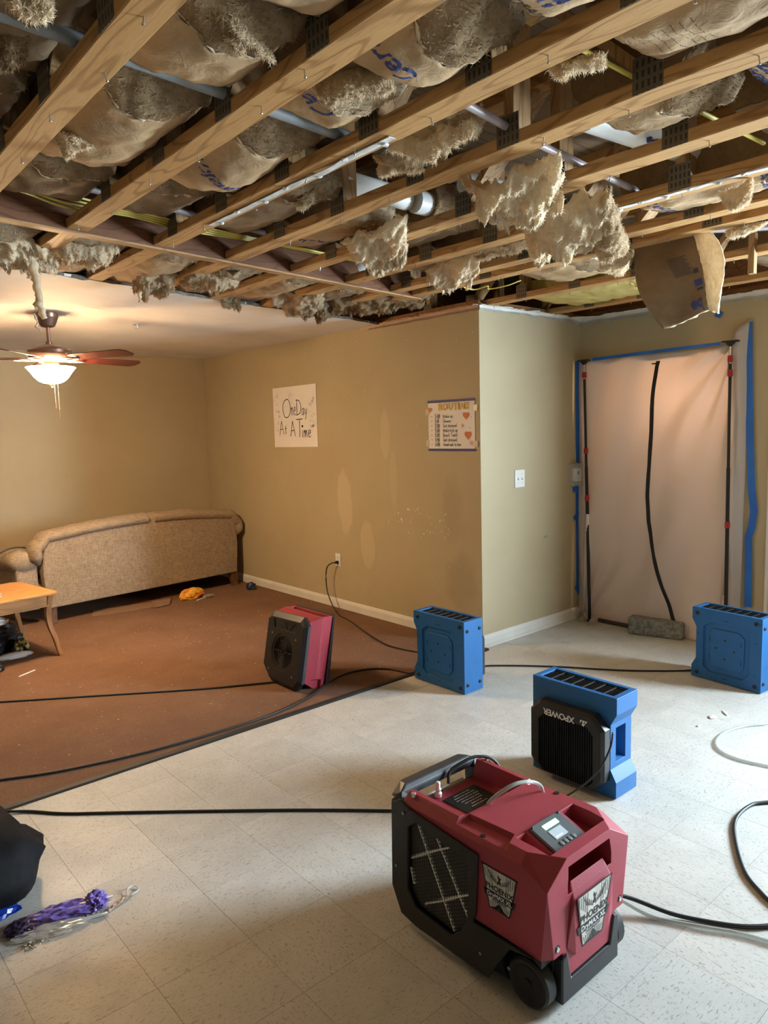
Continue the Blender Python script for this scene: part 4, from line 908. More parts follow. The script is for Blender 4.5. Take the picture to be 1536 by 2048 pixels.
tag(MB().poly3([(4.59, YO-0.0012, 0.722), (4.625, YO-0.0012, 0.733), (4.66, YO-0.0012, 0.735), (4.63, YO-0.0012, 0.722)], (0, 0.0005, 0)).build('paint_chip', MAT['chipgrey']), 'small dark tear in the paint of the light switch wall', 'paint chip')
# thermostat with guard box
def clear_mat(name, col, fac=0.55):
    m = bpy.data.materials.new(name); m.use_nodes = True; t = NT(m); b = t.n['Principled BSDF']; b.inputs['Base Color'].default_value = (*col, 1); b.inputs['Roughness'].default_value = 0.15
    tr = t.add('ShaderNodeBsdfTransparent'); mx = t.add('ShaderNodeMixShader', Fac=fac); out = t.n['Material Output']
    t.link(b.outputs[0], mx.inputs[1]); t.link(tr.outputs[0], mx.inputs[2]); t.link(mx.outputs[0], out.inputs[0]); return m
MAT['clearplastic'] = clear_mat('clear_guard_plastic', (0.72, 0.72, 0.66), 0.8)
th = thing('thermostat', 'white thermostat in a clear guard box beside the plastic sheet', 'thermostat', (5.02, YO-0.001, 1.195))
MB().box(-0.043, -0.032, -0.055, 0.052, -0.0003, 0.05).build('body', MAT['plasticwhite'], th, bevel=0.006)
MB().box(-0.012, -0.0335, 0.000, 0.014, -0.0315, 0.026).build('display', MAT['darkplastic'], th)
for x, z in ((0.036, 0.028), (0.036, 0.0), (-0.010, -0.036), (0.018, -0.036)): MB().box(x-0.006, -0.0342, z-0.004, x+0.006, -0.0312, z+0.004).build('button', MAT['trimwhite'], th)
g = MB()
g.box(-0.082, -0.055, -0.092, 0.066, -0.0005, -0.086).box(-0.082, -0.055, 0.086, 0.066, -0.0005, 0.092).box(-0.082, -0.055, -0.086, -0.076, -0.0005, 0.086).box(0.060, -0.055, -0.086, 0.066, -0.0005, 0.086).box(-0.076, -0.055, -0.086, 0.060, -0.051, 0.086)
g.build('guard_box', MAT['clearplastic'], th)

# ================================================================== plastic sheet over the doorway
def sheet_mat():
    m = bpy.data.materials.new('milky_plastic'); m.use_nodes = True; t = NT(m); b = t.n['Principled BSDF']
    b.inputs['Base Color'].default_value = (0.74, 0.70, 0.67, 1); b.inputs['Roughness'].default_value = 0.38; b.inputs['Specular IOR Level'].default_value = 0.4
    vec = t.coords('Object'); t.link(t.bump(t.noise(vec, 30, 4), 0.12, 0.004), b.inputs['Normal'])
    tl = t.add('ShaderNodeBsdfTranslucent'); tl.inputs['Color'].default_value = (0.86, 0.76, 0.70, 1)
    mx = t.add('ShaderNodeMixShader', Fac=0.42); t.link(b.outputs[0], mx.inputs[1]); t.link(tl.outputs[0], mx.inputs[2]); t.link(mx.outputs[0], t.n['Material Output'].inputs[0]); return m
MAT['sheet'] = sheet_mat()
ps = thing('plastic_sheet', 'milky plastic sheet with a black zipper sealing the doorway', 'plastic sheet', (XR, 0, 0))
SY0, SY1 = 3.335, 2.195
def sh(u, v):      # u along the doorway (left to right), v up
    y = SY0+(SY1-SY0)*u; z = 0.001+2.106*v
    a = -0.045-0.012*sin(pi*v)
    fold = 0.010*sin(11*u+6*(1-v)+3*u*v)*(0.4+0.6*(1-v)) + 0.006*sin(23*u-9*v) + 0.012*fbm(Vector((u*2.2-v*1.4, v*1.6+u*1.2, 4.0)), 3)
    rad = 0.012*sin(15*math.atan2(1.02-v, 1.02-u))*max(0, 1-1.1*math.hypot(1-u, 1-v)) + 0.008*sin(17*math.atan2(v+0.02, u+0.02))*max(0, 1-1.6*math.hypot(u, v))
    flare = -0.10*max(0, 0.10-v)*(0.4+abs(nz(u*7, 2)))
    return Vector((min(-0.008, a+1.7*fold+2.0*rad+flare), y + (0.02*sin(9*v) if u > 0.98 else 0), z+0.012*nz(u*9, 1)*(1 if v < 0.01 else 0)))
sheet = MB().gridsheet(sh, 90, 90, (0.0008, 0, 0)).build('sheet', MAT['sheet'], ps, smooth=True)
def shr(u, v):     # side flap from right pole to the wall tape
    y = 2.195+(2.085+0.03*(1-v)-2.195)*u-0.06*max(0, 0.35-v)*(1-u); z = 0.03+2.15*v+0.09*u*v
    return Vector((min(-0.004, -0.05+0.044*u-0.03*sin(pi*u)*(0.4+0.6*abs(sin(3*v)))+0.008*sin(9*v+7*u)+0.006*fbm(Vector((u*2, v*6, 2)), 3)), y, z))
MB().gridsheet(shr, 16, 60, (0.0008, 0, 0)).build('side_flap', MAT['sheet'], ps, smooth=True)
def shl(u, v):
    y = YO-0.004+(SY0-YO+0.004)*u; z = 0.02+2.09*v
    return Vector((-0.03-0.02*u+0.006*sin(12*v+3*u)-0.04*max(0, 0.08-v)*8*abs(nz(u*3, v, 1)), y-0.03*max(0, 0.1-v)*u, z))
MB().gridsheet(shl, 8, 60, (0.0008, 0, 0)).build('side_flap', MAT['sheet'], ps, smooth=True)
mb = MB()
for k in range(5):
    mb.gridsheet(lambda u, v: Vector((-0.075-0.05*u-0.02*k+0.008*nz(u*6, v*6, k), 3.37-0.05*k+0.02*nz(u*5, k)+0.05*u*((-1)**k), 0.004+0.10*(1-v)*(1-0.5*u)*(1-u)+0.012*abs(nz(u*7, v*7, k+3)))), 6, 6, (0, 0, 0.001))
mb.build('gathered_hem', MAT['sheet'], ps, smooth=True)
def zip_p(u):      # (y, z) along the zipper
    P = [(2.736, 2.045), (2.745, 2.0), (2.765, 1.6), (2.775, 1.28), (2.79, 1.05), (2.785, 0.86), (2.755, 0.70), (2.70, 0.52), (2.655, 0.38), (2.61, 0.25), (2.585, 0.16), (2.56, 0.10)]
    k = min(len(P)-2, int(u*(len(P)-1))); t = u*(len(P)-1)-k
    return P[k][0]+(P[k+1][0]-P[k][0])*t, P[k][1]+(P[k+1][1]-P[k][1])*t
def zf(u, v):
    y, z = zip_p(u); uu = (y-SY0)/(SY1-SY0); vv = (z-0.012)/2.095
    p = sh(min(1, max(0, uu)), min(1, max(0, vv))); p.y += (v-0.5)*0.030*(1+0.15*nz(u*20, 3)); p.x -= 0.005; return p
zp = MB().gridsheet(zf, 70, 2, (0.002, 0, 0)).build('zipper', MAT['blackplastic'], ps)
MB().box(-0.066, 2.735, 2.02, -0.058, 2.765, 2.03).build('zipper_top_flap', MAT['blackplastic'], ps)
MB().hull([(-0.07, 3.20, 0.004), (-0.07, 2.62, 0.004), (-0.045, 3.20, 0.004), (-0.045, 2.62, 0.004), (-0.07, 3.20, 0.03), (-0.07, 2.62, 0.03), (-0.045, 3.20, 0.03), (-0.045, 2.62, 0.03)]).build('threshold_bar', simple('bronze_threshold', (0.07, 0.045, 0.03), 0.5, 0.3), ps)
# poles
MAT['redclamp'] = simple('red_clamp', (0.42, 0.02, 0.02), 0.45, 0.2); MAT['alu'] = simple('aluminium', (0.7, 0.7, 0.68), 0.35, 0.1, metal=0.8)
def pole(label, base, top, clamps, tag_at=None, grip=None):
    b, t = Vector(base), Vector(top); d = (t-b); L = d.length; d.normalize()
    r = thing('support_pole', label, 'pole', base, 0, 'spring poles holding the plastic sheet')
    def P(s): return d*s
    MB().tube([P(0.01), P(L*0.60)], 0.0125, 12).build('lower_tube', MAT['blackplastic'], r, smooth='auto')
    MB().tube([P(L*0.60), P(L*0.93)], 0.010, 12).build('upper_tube', MAT['blackplastic'], r, smooth='auto')
    MB().tube([P(L*0.93), P(L-0.02)], 0.006, 10).build('rod', MAT['alu'], r, smooth='auto')
    MB().box(-0.03, -0.05, -0.006, 0.03, 0.05, 0.004).build('head_plate', MAT['darkplastic'], r, bevel=0.003, loc=P(L))
    MB().hull([(-0.012, -0.03, -0.004), (0.012, -0.03, -0.004), (-0.012, 0.03, -0.004), (0.012, 0.03, -0.004), (-0.006, -0.006, -0.03), (0.006, -0.006, -0.03), (-0.006, 0.006, -0.03), (0.006, 0.006, -0.03)]).build('clip', MAT['darkplastic'], r, loc=P(L-0.005))
    MB().lathe([(0.03, 0), (0.03, 0.012), (0.013, 0.02)], 14).build('foot', MAT['darkplastic'], r)
    for s in clamps: MB().lathe([(0.013, -0.022), (0.0175, -0.018), (0.0175, 0.004), (0.015, 0.008), (0.0165, 0.012), (0.0165, 0.022), (0.012, 0.024)], 14, P(L*s)).build('clamp', MAT['redclamp'], r, smooth='auto')
    if tag_at: MB().lathe([(0.0131, -0.07), (0.0131, 0.07)], 12, P(L*tag_at)).build('label_sleeve', MAT['paper'], r)
    return r
pole('black support pole beside the thermostat at one edge of the plastic sheet', (XR-0.088, 3.262, 0), (XR-0.075, 3.335, 2.10), (0.945, 0.66, 0.48), 0.385)
pole('black support pole beside the grey side flap of the plastic sheet', (XR-0.10, 2.165, 0), (XR-0.085, 2.19, 2.125), (0.945, 0.90, 0.415), None)
# blue tape
def tape(label, pts, wid, x=None, y=None, name='blue_tape', lift=0.0):
    mb = MB(); A = []; B = []
    for i, (a, z) in enumerate(pts):
        a2, z2 = pts[min(i+1, len(pts)-1)]; a1, z1 = pts[max(i-1, 0)]
        d = Vector((a2-a1, z2-z1)).normalized(); n = Vector((-d.y, d.x))*wid/2
        l = 0.004*abs(nz(i*1.7, z*3, 2))+lift
        for s, L in ((1, A), (-1, B)):
            q = (a+n.x*s, z+n.y*s); L.append((x-0.003-l, q[0], q[1]) if x is not None else (q[0], y-0.003-l, q[1]))
    n = len(pts)-1
    def fn(u, v): 
        i = min(n-1, int(u*n)); t = u*n-i
        a = Vector(A[i]).lerp(Vector(A[i+1]), t); b = Vector(B[i]).lerp(Vector(B[i+1]), t); return a.lerp(b, v)
    mb.gridsheet(fn, n*3, 2, (0.0008, 0, 0) if x is not None else (0, 0.0008, 0))
    return tag(mb.build(name, MAT['tapeblue']), label, 'tape', 'blue masking tape around the doorway')
tape('long blue tape strip holding the grey side flap beside the door casing', [(2.105, 2.245), (2.095, 1.95), (2.075, 1.5), (2.055, 1.15), (2.035, 0.98), (2.045, 0.87), (2.065, 0.80), (2.058, 0.55), (2.055, 0.31)], 0.048, x=XR, lift=0.012)
tape('thin blue tape strip along the top edge of the plastic sheet', [(3.26, 2.10), (2.9, 2.108), (2.5, 2.115), (2.26, 2.118)], 0.022, x=XR-0.072)
tape('blue tape strip in the wall corner above the thermostat', [(5.045, 2.10), (5.045, 1.8), (5.052, 1.5), (5.06, 1.29)], 0.05, y=YO)
tape('blue tape strip in the wall corner below the thermostat', [(5.05, 1.09), (5.055, 0.8), (5.06, 0.5), (5.065, 0.22)], 0.042, y=YO)
tape('short blue tape tag just under the thermostat', [(4.985, 1.07), (5.06, 1.085)], 0.045, y=YO, lift=0.003)
tape('small torn blue tape tag halfway down the wall corner', [(5.0, 0.83), (5.06, 0.87), (5.085, 0.89)], 0.035, y=YO, lift=0.004)
tape('crumpled blue tape tag near the floor in the wall corner', [(5.03, 0.27), (5.06, 0.24), (5.085, 0.20)], 0.05, y=YO, lift=0.006)
tape('small square of blue tape on the wall above the sheet', [(2.33, 2.335), (2.29, 2.315)], 0.045, x=XR, lift=0.004)
# stone block
st = MB().box(-0.20, -0.06, 0.002, 0.20, 0.06, 0.125)
bmesh.ops.subdivide_edges(st.bm, edges=st.bm.edges[:], cuts=14, use_grid_fill=True)
for v in st.bm.verts:
    e = sum(1 for a, b in ((abs(v.co.x), 0.20), (abs(v.co.y), 0.06), (abs(v.co.z-0.0635), 0.0615)) if a > b-0.014)
    f = 0.006*fbm(v.co*28, 4)-0.004*max(0, e-1)
    c = Vector((v.co.x*0.9, v.co.y*0.6, (v.co.z-0.06)*0.6)); v.co += c.normalized()*f
    v.co.z = max(0.001, v.co.z)
MAT['stone'] = vary(pm('rough_grey_stone', (0.3, 0.3, 0.28), 0.9), (0.36, 0.36, 0.33), (0.17, 0.17, 0.155), 45, 5, 0.35, 0.65, 90, 0.8, 0.008)
o = st.build('stone_block', MAT['stone'], smooth=True, loc=(5.005, 2.68, 0)); o.rotation_euler.z = radians(-75-180)
tag(o, 'rough grey stone block weighing down the foot of the plastic sheet', 'stone block')
# warm hall lamp behind the sheet
l = bpy.data.lights.new('hall_bulb', 'POINT'); l.energy = 27; l.color = (1.0, 0.68, 0.46); l.shadow_soft_size = 0.08
o = bpy.data.objects.new('hall_bulb', l); COL.objects.link(o); o.location = (XR+0.38, 2.62, 1.80)
# ================================================================== ceiling fan with lamp
FX, FY = 1.563, 5.206
cf = thing('ceiling_fan', 'ceiling fan with five reddish wood blades and a glowing white glass bowl', 'ceiling fan', (FX, FY, HC))
MAT['bronze'] = simple('brushed_bronze', (0.34, 0.20, 0.15), 0.35, 0.2, 20, 60, 0.05, metal=0.75)
MAT['bladewood'] = wood_mat('cherry_blade', (0.085, 0.017, 0.012), (0.06, 0.012, 0.009), (0.035, 0.009, 0.007), 'x', 1.0, 0.35)
MB().lathe([(0.03, -0.095), (0.045, -0.088), (0.058, -0.06), (0.066, -0.035), (0.07, -0.028), (0.07, -0.003), (0.06, 0.0)], 32).build('canopy', MAT['bronze'], cf, smooth='auto')
MB().lathe([(0.012, -0.20), (0.012, -0.09)], 16).lathe([(0.02, -0.215), (0.02, -0.19), (0.013, -0.185)], 16).build('downrod', MAT['bronze'], cf, smooth='auto')
MB().lathe([(0.06, -0.318), (0.11, -0.314), (0.132, -0.304), (0.142, -0.288), (0.146, -0.278), (0.142, -0.272), (0.135, -0.266), (0.138, -0.248), (0.125, -0.236), (0.07, -0.224), (0.045, -0.212), (0.02, -0.206)], 40).build('motor_housing', MAT['bronze'], cf, smooth='auto')
MB().lathe([(0.05, -0.352), (0.055, -0.348), (0.055, -0.335), (0.045, -0.33), (0.045, -0.316)], 28).build('light_kit_hub', MAT['bronze'], cf, smooth='auto')
for k in range(3):
    a = 2*pi*k/3+0.4; MB().tube([(0.035*cos(a), 0.035*sin(a), -0.345), (0.10*cos(a), 0.10*sin(a), -0.362)], 0.003, 6).build('bowl_arm', MAT['bronze'], cf)
BZ = -0.300
for k in range(5):
    a = radians(-62+72*k)
    br = MB(); br.M = Matrix.Rotation(a, 4, 'Z') @ Matrix.Translation((0, 0, BZ))
    br.hull([(0.06, -0.016, -0.020), (0.06, 0.016, -0.020), (0.13, -0.014, -0.018), (0.13, 0.014, -0.018), (0.06, -0.016, -0.014), (0.06, 0.016, -0.014), (0.13, -0.014, -0.012), (0.13, 0.014, -0.012)])
    pts = []
    for t in range(17):
        q = pi*(t/16-0.5); pts.append((0.185+0.05*sin(q*2*0.5), 0.045*cos(q*2*0.5), 0))
    br.tube([(0.125, 0.0, -0.014), (0.15, 0.036, -0.012), (0.19, 0.045, -0.010), (0.225, 0.02, -0.009), (0.232, 0.0, -0.009), (0.225, -0.02, -0.009), (0.19, -0.045, -0.010), (0.15, -0.036, -0.012), (0.125, 0.0, -0.014)], 0.007, 8, 4)
    bo = br.build('blade_bracket', MAT['bronze'], cf, smooth='auto')
    bl = MB(); bl.M = Matrix.Rotation(a, 4, 'Z') @ Matrix.Translation((0, 0, BZ)) @ Matrix.Rotation(radians(-11), 4, 'X')
    bl.prism([(0.19, -0.045), (0.22, -0.055), (0.61, -0.072), (0.64, -0.066), (0.668, -0.035), (0.668, 0.035), (0.64, 0.066), (0.61, 0.072), (0.22, 0.055), (0.19, 0.045)], -0.003, 0.003, 'z')
    bl.build('blade', MAT['bladewood'], cf, bevel=0.0015)
def glow_mat(name, col, st, base=(0.9, 0.85, 0.75)):
    return pm(name, base, 0.3, emis=col, es=st)
MAT['bowlglass'] = glow_mat('lit_bowl_glass', (1.0, 0.66, 0.35), 300.0)
gb = MB().lathe([(0.150, -0.357), (0.156, -0.361), (0.145, -0.372), (0.128, -0.395), (0.108, -0.425), (0.082, -0.450), (0.05, -0.464), (0.012, -0.468)], 40, caps=False).build('glass_bowl', MAT['bowlglass'], cf, smooth=True)
MB().lathe([(0.012, -0.463), (0.048, -0.459), (0.079, -0.445), (0.104, -0.421), (0.124, -0.392), (0.141, -0.369), (0.150, -0.357)], 40, caps=False).build('bowl_inside_dimmed', glow_mat('dimmed_inner_glow', (1.0, 0.70, 0.40), 38.0), gb, smooth=True)  # inner shell added with weaker glow, to keep the ceiling less bright
MB().lathe([(0.002, -0.498), (0.008, -0.492), (0.005, -0.486), (0.012, -0.480), (0.018, -0.472), (0.018, -0.466)], 16).build('finial', MAT['bronze'], cf, smooth='auto')
for dx, dy, z0, z1 in ((0.012, -0.01, -0.475, -0.64), (0.03, -0.022, -0.475, -0.70)):
    c = MB().tube([(dx, dy, z0), (dx, dy, z1+0.055)], 0.0013, 6).build('pull_chain', MAT['alu'], cf)
    MB().lathe([(0.002, 0.0), (0.0045, 0.004), (0.0035, 0.05), (0.001, 0.058)], 8, (dx, dy, z1)).build('chain_pull', MAT['bronze'], c)
for k, (dx, dy) in enumerate(((0.05, 0.0), (-0.025, 0.043), (-0.025, -0.043))):
    l = bpy.data.lights.new('fan_bulb', 'POINT'); l.energy = 7; l.color = (1.0, 0.60, 0.30); l.shadow_soft_size = 0.03
    o = bpy.data.objects.new('fan_bulb', l); COL.objects.link(o); o.parent = cf; o.location = (dx, dy, -0.375)
# sprinkler
sp = thing('sprinkler_head', 'small pendent fire sprinkler on the white ceiling beside the fan', 'sprinkler', (2.255, 5.38, HC))
MB().lathe([(0.03, -0.004), (0.032, 0.0)], 20).build('escutcheon', MAT['alu'], sp)
MB().lathe([(0.006, -0.030), (0.006, -0.004)], 10).build('stem', MAT['alu'], sp); MB().lathe([(0.016, -0.033), (0.016, -0.030)], 14).build('deflector', MAT['alu'], sp)

# ================================================================== sofa, seen from behind
def fabric_mat():
    m = pm('woven_tan_fabric', (0.3, 0.22, 0.14), 0.95, spec=0.1); t = NT(m); b = t.n['Principled BSDF']
    vx = t.coords('Object', (1, 1, 0.12)); vz = t.coords('Object', (0.12, 0.12, 1)); n0 = t.noise(t.coords('Object'), 3, 4)
    a = t.noise(vx, 190, 3, 0.6); c2 = t.noise(vz, 190, 3, 0.6); w = t.math('ADD', t.math('MULTIPLY', a, 0.5), t.math('MULTIPLY', c2, 0.5))
    c = t.mix(t.ramp(w, [(0.36, 0.0), (0.62, 1.0)]), (0.22, 0.165, 0.115), (0.46, 0.365, 0.26)); c = t.mix(t.ramp(n0, [(0.35, 0.0), (0.8, 0.5)]), c, (0.25, 0.175, 0.105))
    t.link(c, b.inputs['Base Color']); t.link(t.bump(w, 0.4, 0.003), b.inputs['Normal']); return m
MAT['fabric'] = fabric_mat()
MAT['footwood'] = wood_mat('dark_foot_wood', (0.16, 0.075, 0.035), (0.11, 0.05, 0.024), (0.06, 0.028, 0.014), 'z')
so = thing('sofa', 'tan woven fabric sofa with arched back, seen from behind near the corner', 'sofa', (1.755, 6.50, 0.006), radians(6.5))
SL = 2.04
def ztop(x): return 0.755+0.075*(1-abs((x-SL/2)/(SL/2))**2.2)
poly = [(0.03, 0.135), (SL-0.03, 0.135), (SL-0.01, 0.45), (SL-0.03, 0.66)]+[(SL-0.05-(SL-0.1)*k/16, ztop(SL-0.05-(SL-0.1)*k/16)-0.035) for k in range(17)]+[(0.03, 0.66), (0.01, 0.45)]
MB().prism(poly, 0.012, 0.10, 'y').build('back_panel', MAT['fabric'], so, bevel=0.012, segs=3)
def roll(x0, x1, ends):
    n = 26; mb = MB(); rings = []
    pts = []
    if ends == 'l': pts += [(0.005, 0.52), (-0.022, 0.58), (-0.022, 0.66)]
    for k in range(n+1):
        x = x0+(x1-x0)*k/n; pts.append((x, ztop(x)-0.020-(0.045 if (ends == 'l' and k == 0) or (ends == 'r' and k == n) else 0)))
    if ends == 'r': pts += [(SL+0.022, 0.66), (SL+0.022, 0.58), (SL-0.005, 0.52)]
    P = catmull([(x, 0, z) for x, z in pts], 3); m = len(P)
    for i, p in enumerate(P):
        t = (P[min(i+1, m-1)]-P[max(0, i-1)]).normalized(); nn = Vector((-t.z, 0, t.x))
        e = min(i, m-1-i); s = min(1.0, 0.35+0.22*e) if True else 1
        ring = []
        for q in range(16):
            a = 2*pi*q/16; w = 1+0.05*nz(p.x*9, a, 2)
            ring.append(mb.v(p+nn*(0.058*sin(a)*s*w)+Vector((0, 0.085+0.105*cos(a)*s*w, 0))))
        rings.append(ring)
    for A, B_ in zip(rings, rings[1:]):
        for q in range(16): mb.face([A[q], A[(q+1) % 16], B_[(q+1) % 16], B_[q]])
    mb.face(rings[0]); mb.face(rings[-1][::-1])
    mb.build('back_roll', MAT['fabric'], so, smooth=True)
roll(0.02, SL/2+0.03, 'l'); roll(SL/2+0.028, SL-0.02, 'r')
MB().box(0.02, 0.10, 0.13, SL-0.02, 0.70, 0.33).build('seat_base', MAT['fabric'], so, bevel=0.02, segs=3)
for k in range(3): MB().box(0.12+0.602*k, 0.24, 0.33, 0.12+0.602*k+0.596, 0.72, 0.46).build('seat_cushion', MAT['fabric'], so, bevel=0.04, segs=4)
for k in range(3): MB().hull([(0.12+0.602*k, 0.14, 0.46), (0.716+0.602*k, 0.14, 0.46), (0.12+0.602*k, 0.30, 0.46), (0.716+0.602*k, 0.30, 0.46), (0.14+0.602*k, 0.11, 0.74), (0.69+0.602*k, 0.11, 0.74), (0.14+0.602*k, 0.22, 0.76), (0.69+0.602*k, 0.22, 0.76)]).build('back_cushion', MAT['fabric'], so, bevel=0.04, segs=4)
for sx, x in ((-1, -0.02), (1, SL-0.055)):
    wd = 0.14 if sx < 0 else 0.06
    rl = MB(); rings = []; cxr = x-(0.09 if sx < 0 else -0.03)
    for i in range(13):
        y = 0.06+0.66*i/12; s = 1-0.35*(abs(2*i/12-1)**6); z0 = 0.565-0.03*(i/12)
        rings.append([rl.v((cxr+wd*s*cos(2*pi*q/18)*(1+0.03*nz(q, i, 3, 0.9)), y, z0+0.105*s*sin(2*pi*q/18))) for q in range(18)])
    for A, B_ in zip(rings, rings[1:]):
        for q in range(18): rl.face([A[q], A[(q+1) % 18], B_[(q+1) % 18], B_[q]])
    rl.face(rings[0]); rl.face(rings[-1][::-1]); rl.build('arm_roll', MAT['fabric'], so, smooth=True)
    MB().box(cxr-wd*0.55, 0.08, 0.13, cxr+wd*0.75, 0.70, 0.55).build('arm_side', MAT['fabric'], so, bevel=0.02)
for x, y in ((0.03, 0.03), (SL-0.10, 0.03), (0.03, 0.60), (SL-0.10, 0.60)):
    s = 1 if y < 0.5 else -1
    MB().hull([(x, y, 0.135), (x+0.08, y, 0.135), (x, y+0.08, 0.135), (x+0.08, y+0.08, 0.135), (x+0.005, y-0.035*s, 0), (x+0.06, y-0.035*s, 0), (x+0.005, y-0.035*s+0.05, 0), (x+0.06, y-0.035*s+0.05, 0)]).build('foot', MAT['footwood'], so, bevel=0.004)
tag(MB().tube([(1.35, 6.52, 0.60), (1.45, 6.60, 0.655), (1.56, 6.62, 0.690), (1.68, 6.63, 0.675), (1.72, 6.66, 0.63)], 0.006, 8, 8).build('electric_cord', MAT['cord'], smooth=True), 'thin black cord draped over the sofa arm', 'cord')

# ================================================================== end table
MAT['oak'] = wood_mat('honey_oak', (0.50, 0.25, 0.085), (0.44, 0.21, 0.07), (0.32, 0.145, 0.05), 'x', 0.7, 0.4)
MAT['oakz'] = wood_mat('honey_oak_leg', (0.42, 0.22, 0.085), (0.36, 0.18, 0.07), (0.24, 0.11, 0.04), 'z', 0.7, 0.45)
tb = thing('end_table', 'light oak end table with curved legs at the left edge of the carpet', 'table', (1.578, 5.485, 0.006), radians(9))
TW, TD, TH = 0.70, 0.66, 0.485    # local: x to the left is negative, y away
MB().prism([(-TW, 0), (-0.02, 0), (0, 0.02), (0, TD-0.06), (-0.06, TD), (-TW, TD)], TH-0.022, TH, 'z').build('table_top', MAT['oak'], tb, bevel=0.006, segs=3)
for f in ((-TW+0.06, 0.035, -0.06, 0.055), (-TW+0.06, TD-0.055, -0.06, TD-0.035)): MB().box(f[0], f[1], TH-0.095, f[2], f[3], TH-0.022).box(f[0], f[1]-0.006, TH-0.103, f[2], f[3]+0.006, TH-0.093).build('apron', MAT['oak'], tb)
for x in (-TW+0.035, -0.055): MB().box(x, 0.06, TH-0.095, x+0.02, TD-0.06, TH-0.022).build('apron', MAT['oak'], tb)
def sabre(sx, sy):
    mb = MB(); rings = []
    for i in range(13):
        t = i/12; z = (TH-0.022)*(1-t); o = 0.10*max(0, t-0.35)**2*0.85-0.020*sin(pi*min(1, t/0.7)); w = 0.022-0.009*t
        cx = (-0.045 if sx > 0 else -TW+0.045)+sx*o; cy = (0.045 if sy < 0 else TD-0.045)+sy*o*0.6
        rings.append([mb.v((cx+a*w, cy+b*w, z)) for a, b in ((-1, -1), (1, -1), (1, 1), (-1, 1))])
    for A, B_ in zip(rings, rings[1:]):
        for q in range(4): mb.face([A[q], A[(q+1) % 4], B_[(q+1) % 4], B_[q]])
    mb.face(rings[0]); mb.face(rings[-1][::-1]); return mb
for sx in (-1, 1):
    for sy in (-1, 1): sabre(sx, sy).build('leg', MAT['oakz'], tb, bevel=0.003)
tz = 0.006+TH
tr = thing('tape_roll', 'flat white ring with red inside and dark print on the oak table', 'tape roll', (1.185, 5.64, tz+0.0005))
MB().lathe([(0.046, 0), (0.05, 0.001), (0.05, 0.022), (0.046, 0.023)], 28).build('ring', MAT['plasticwhite'], tr, smooth='auto')
MB().lathe([(0.040, 0.002), (0.0455, 0.002), (0.0455, 0.0235), (0.040, 0.0235), (0.040, 0.002)], 28, caps=False).build('inner_band', MAT['redclamp'], tr, smooth='auto')
vs, fs = text_verts('ZIPW', 0.02, 0.0006); me = bpy.data.meshes.new('lettering')
me.from_pydata([(0.0505*cos(-0.95+v.x/0.05), 0.0505*sin(-0.95+v.x/0.05), 0.0115+v.y) for v in vs], [], fs); mk('lettering', me, MAT['marker'], tr)
bt = thing('small_bottle', 'small blue-violet bottle standing behind the white ring on the oak table', 'bottle', (1.11, 5.76, tz+0.0005))
MB().lathe([(0.018, 0), (0.02, 0.003), (0.02, 0.05), (0.012, 0.06), (0.012, 0.065)], 16).build('body', simple('violet_plastic', (0.09, 0.07, 0.25), 0.35, 0.1), bt, smooth='auto'); MB().lathe([(0.013, 0.065), (0.013, 0.08)], 16).build('cap', MAT['plasticwhite'], bt)

# ================================================================== clutter on the carpet
CZ = 0.0065
def crumple(name, label, cat, loc, size, seed, mat, flat=1.0, sub=4, amp=0.35, rz=0.0, freq=3.0, sharp=True):
    mb = MB(); bmesh.ops.create_icosphere(mb.bm, subdivisions=sub, radius=1)
    for v in mb.bm.verts:
        d = noise.ridged_multi_fractal(v.co*freq*0.5+Vector((seed*3.1, seed, 0)), 1.0, 2.0, 3, 1.0, 2.0)-1 if sharp else fbm(v.co*freq+Vector((seed, 0, 0)), 4)
        v.co *= 1+amp*d*0.5; v.co.z = max(-0.55, v.co.z)
    zm = min(v.co.z for v in mb.bm.verts)
    for v in mb.bm.verts: v.co = Vector((v.co.x*size[0], v.co.y*size[1], (v.co.z-zm)*size[2]))
    o = mb.build(name, mat, smooth=not sharp, loc=loc); o.rotation_euler.z = rz
    return tag(o, label, cat) if label else o
MAT['bagblack'] = pm('black_bag_film', (0.012, 0.012, 0.014), 0.3, spec=0.5); MAT['bagwhite'] = simple('white_film', (0.75, 0.73, 0.70), 0.4, 0.1)
MAT['bagyellow'] = vary(pm('orange_yellow_film', (0.8, 0.4, 0.05), 0.25), (0.80, 0.47, 0.06), (0.72, 0.20, 0.03), 14, 4, 0.45, 0.6)
MAT['navyfilm'] = vary(pm('navy_foil', (0.02, 0.02, 0.06), 0.25), (0.02, 0.022, 0.07), (0.10, 0.11, 0.16), 25, 4, 0.5, 0.6); MAT['greycloth'] = simple('grey_cloth', (0.34, 0.28, 0.26), 0.9, 0.3)
MAT['card'] = simple('brown_cardboard', (0.26, 0.15, 0.085), 0.8, 0.25)
yb = thing('snack_bag', 'crumpled yellow and orange bag lying under the sofa edge', 'bag', (3.10, 6.50, CZ), radians(10))
c = crumple('film', None, None, (0, 0, 0), (0.135, 0.07, 0.065), 4, MAT['bagyellow'], amp=0.4, sub=4, freq=2.6); c.parent = yb
c = crumple('white_end', None, None, (0.105, 0.02, 0.0), (0.045, 0.045, 0.045), 8, MAT['bagwhite'], amp=0.5, sub=3); c.parent = yb
crumple('crumpled_cloth', 'crumpled grey cloth scrap beside the yellow bag', 'cloth', (3.24, 6.42, CZ), (0.06, 0.035, 0.018), 5, MAT['greycloth'], amp=0.7, sub=3, freq=4)
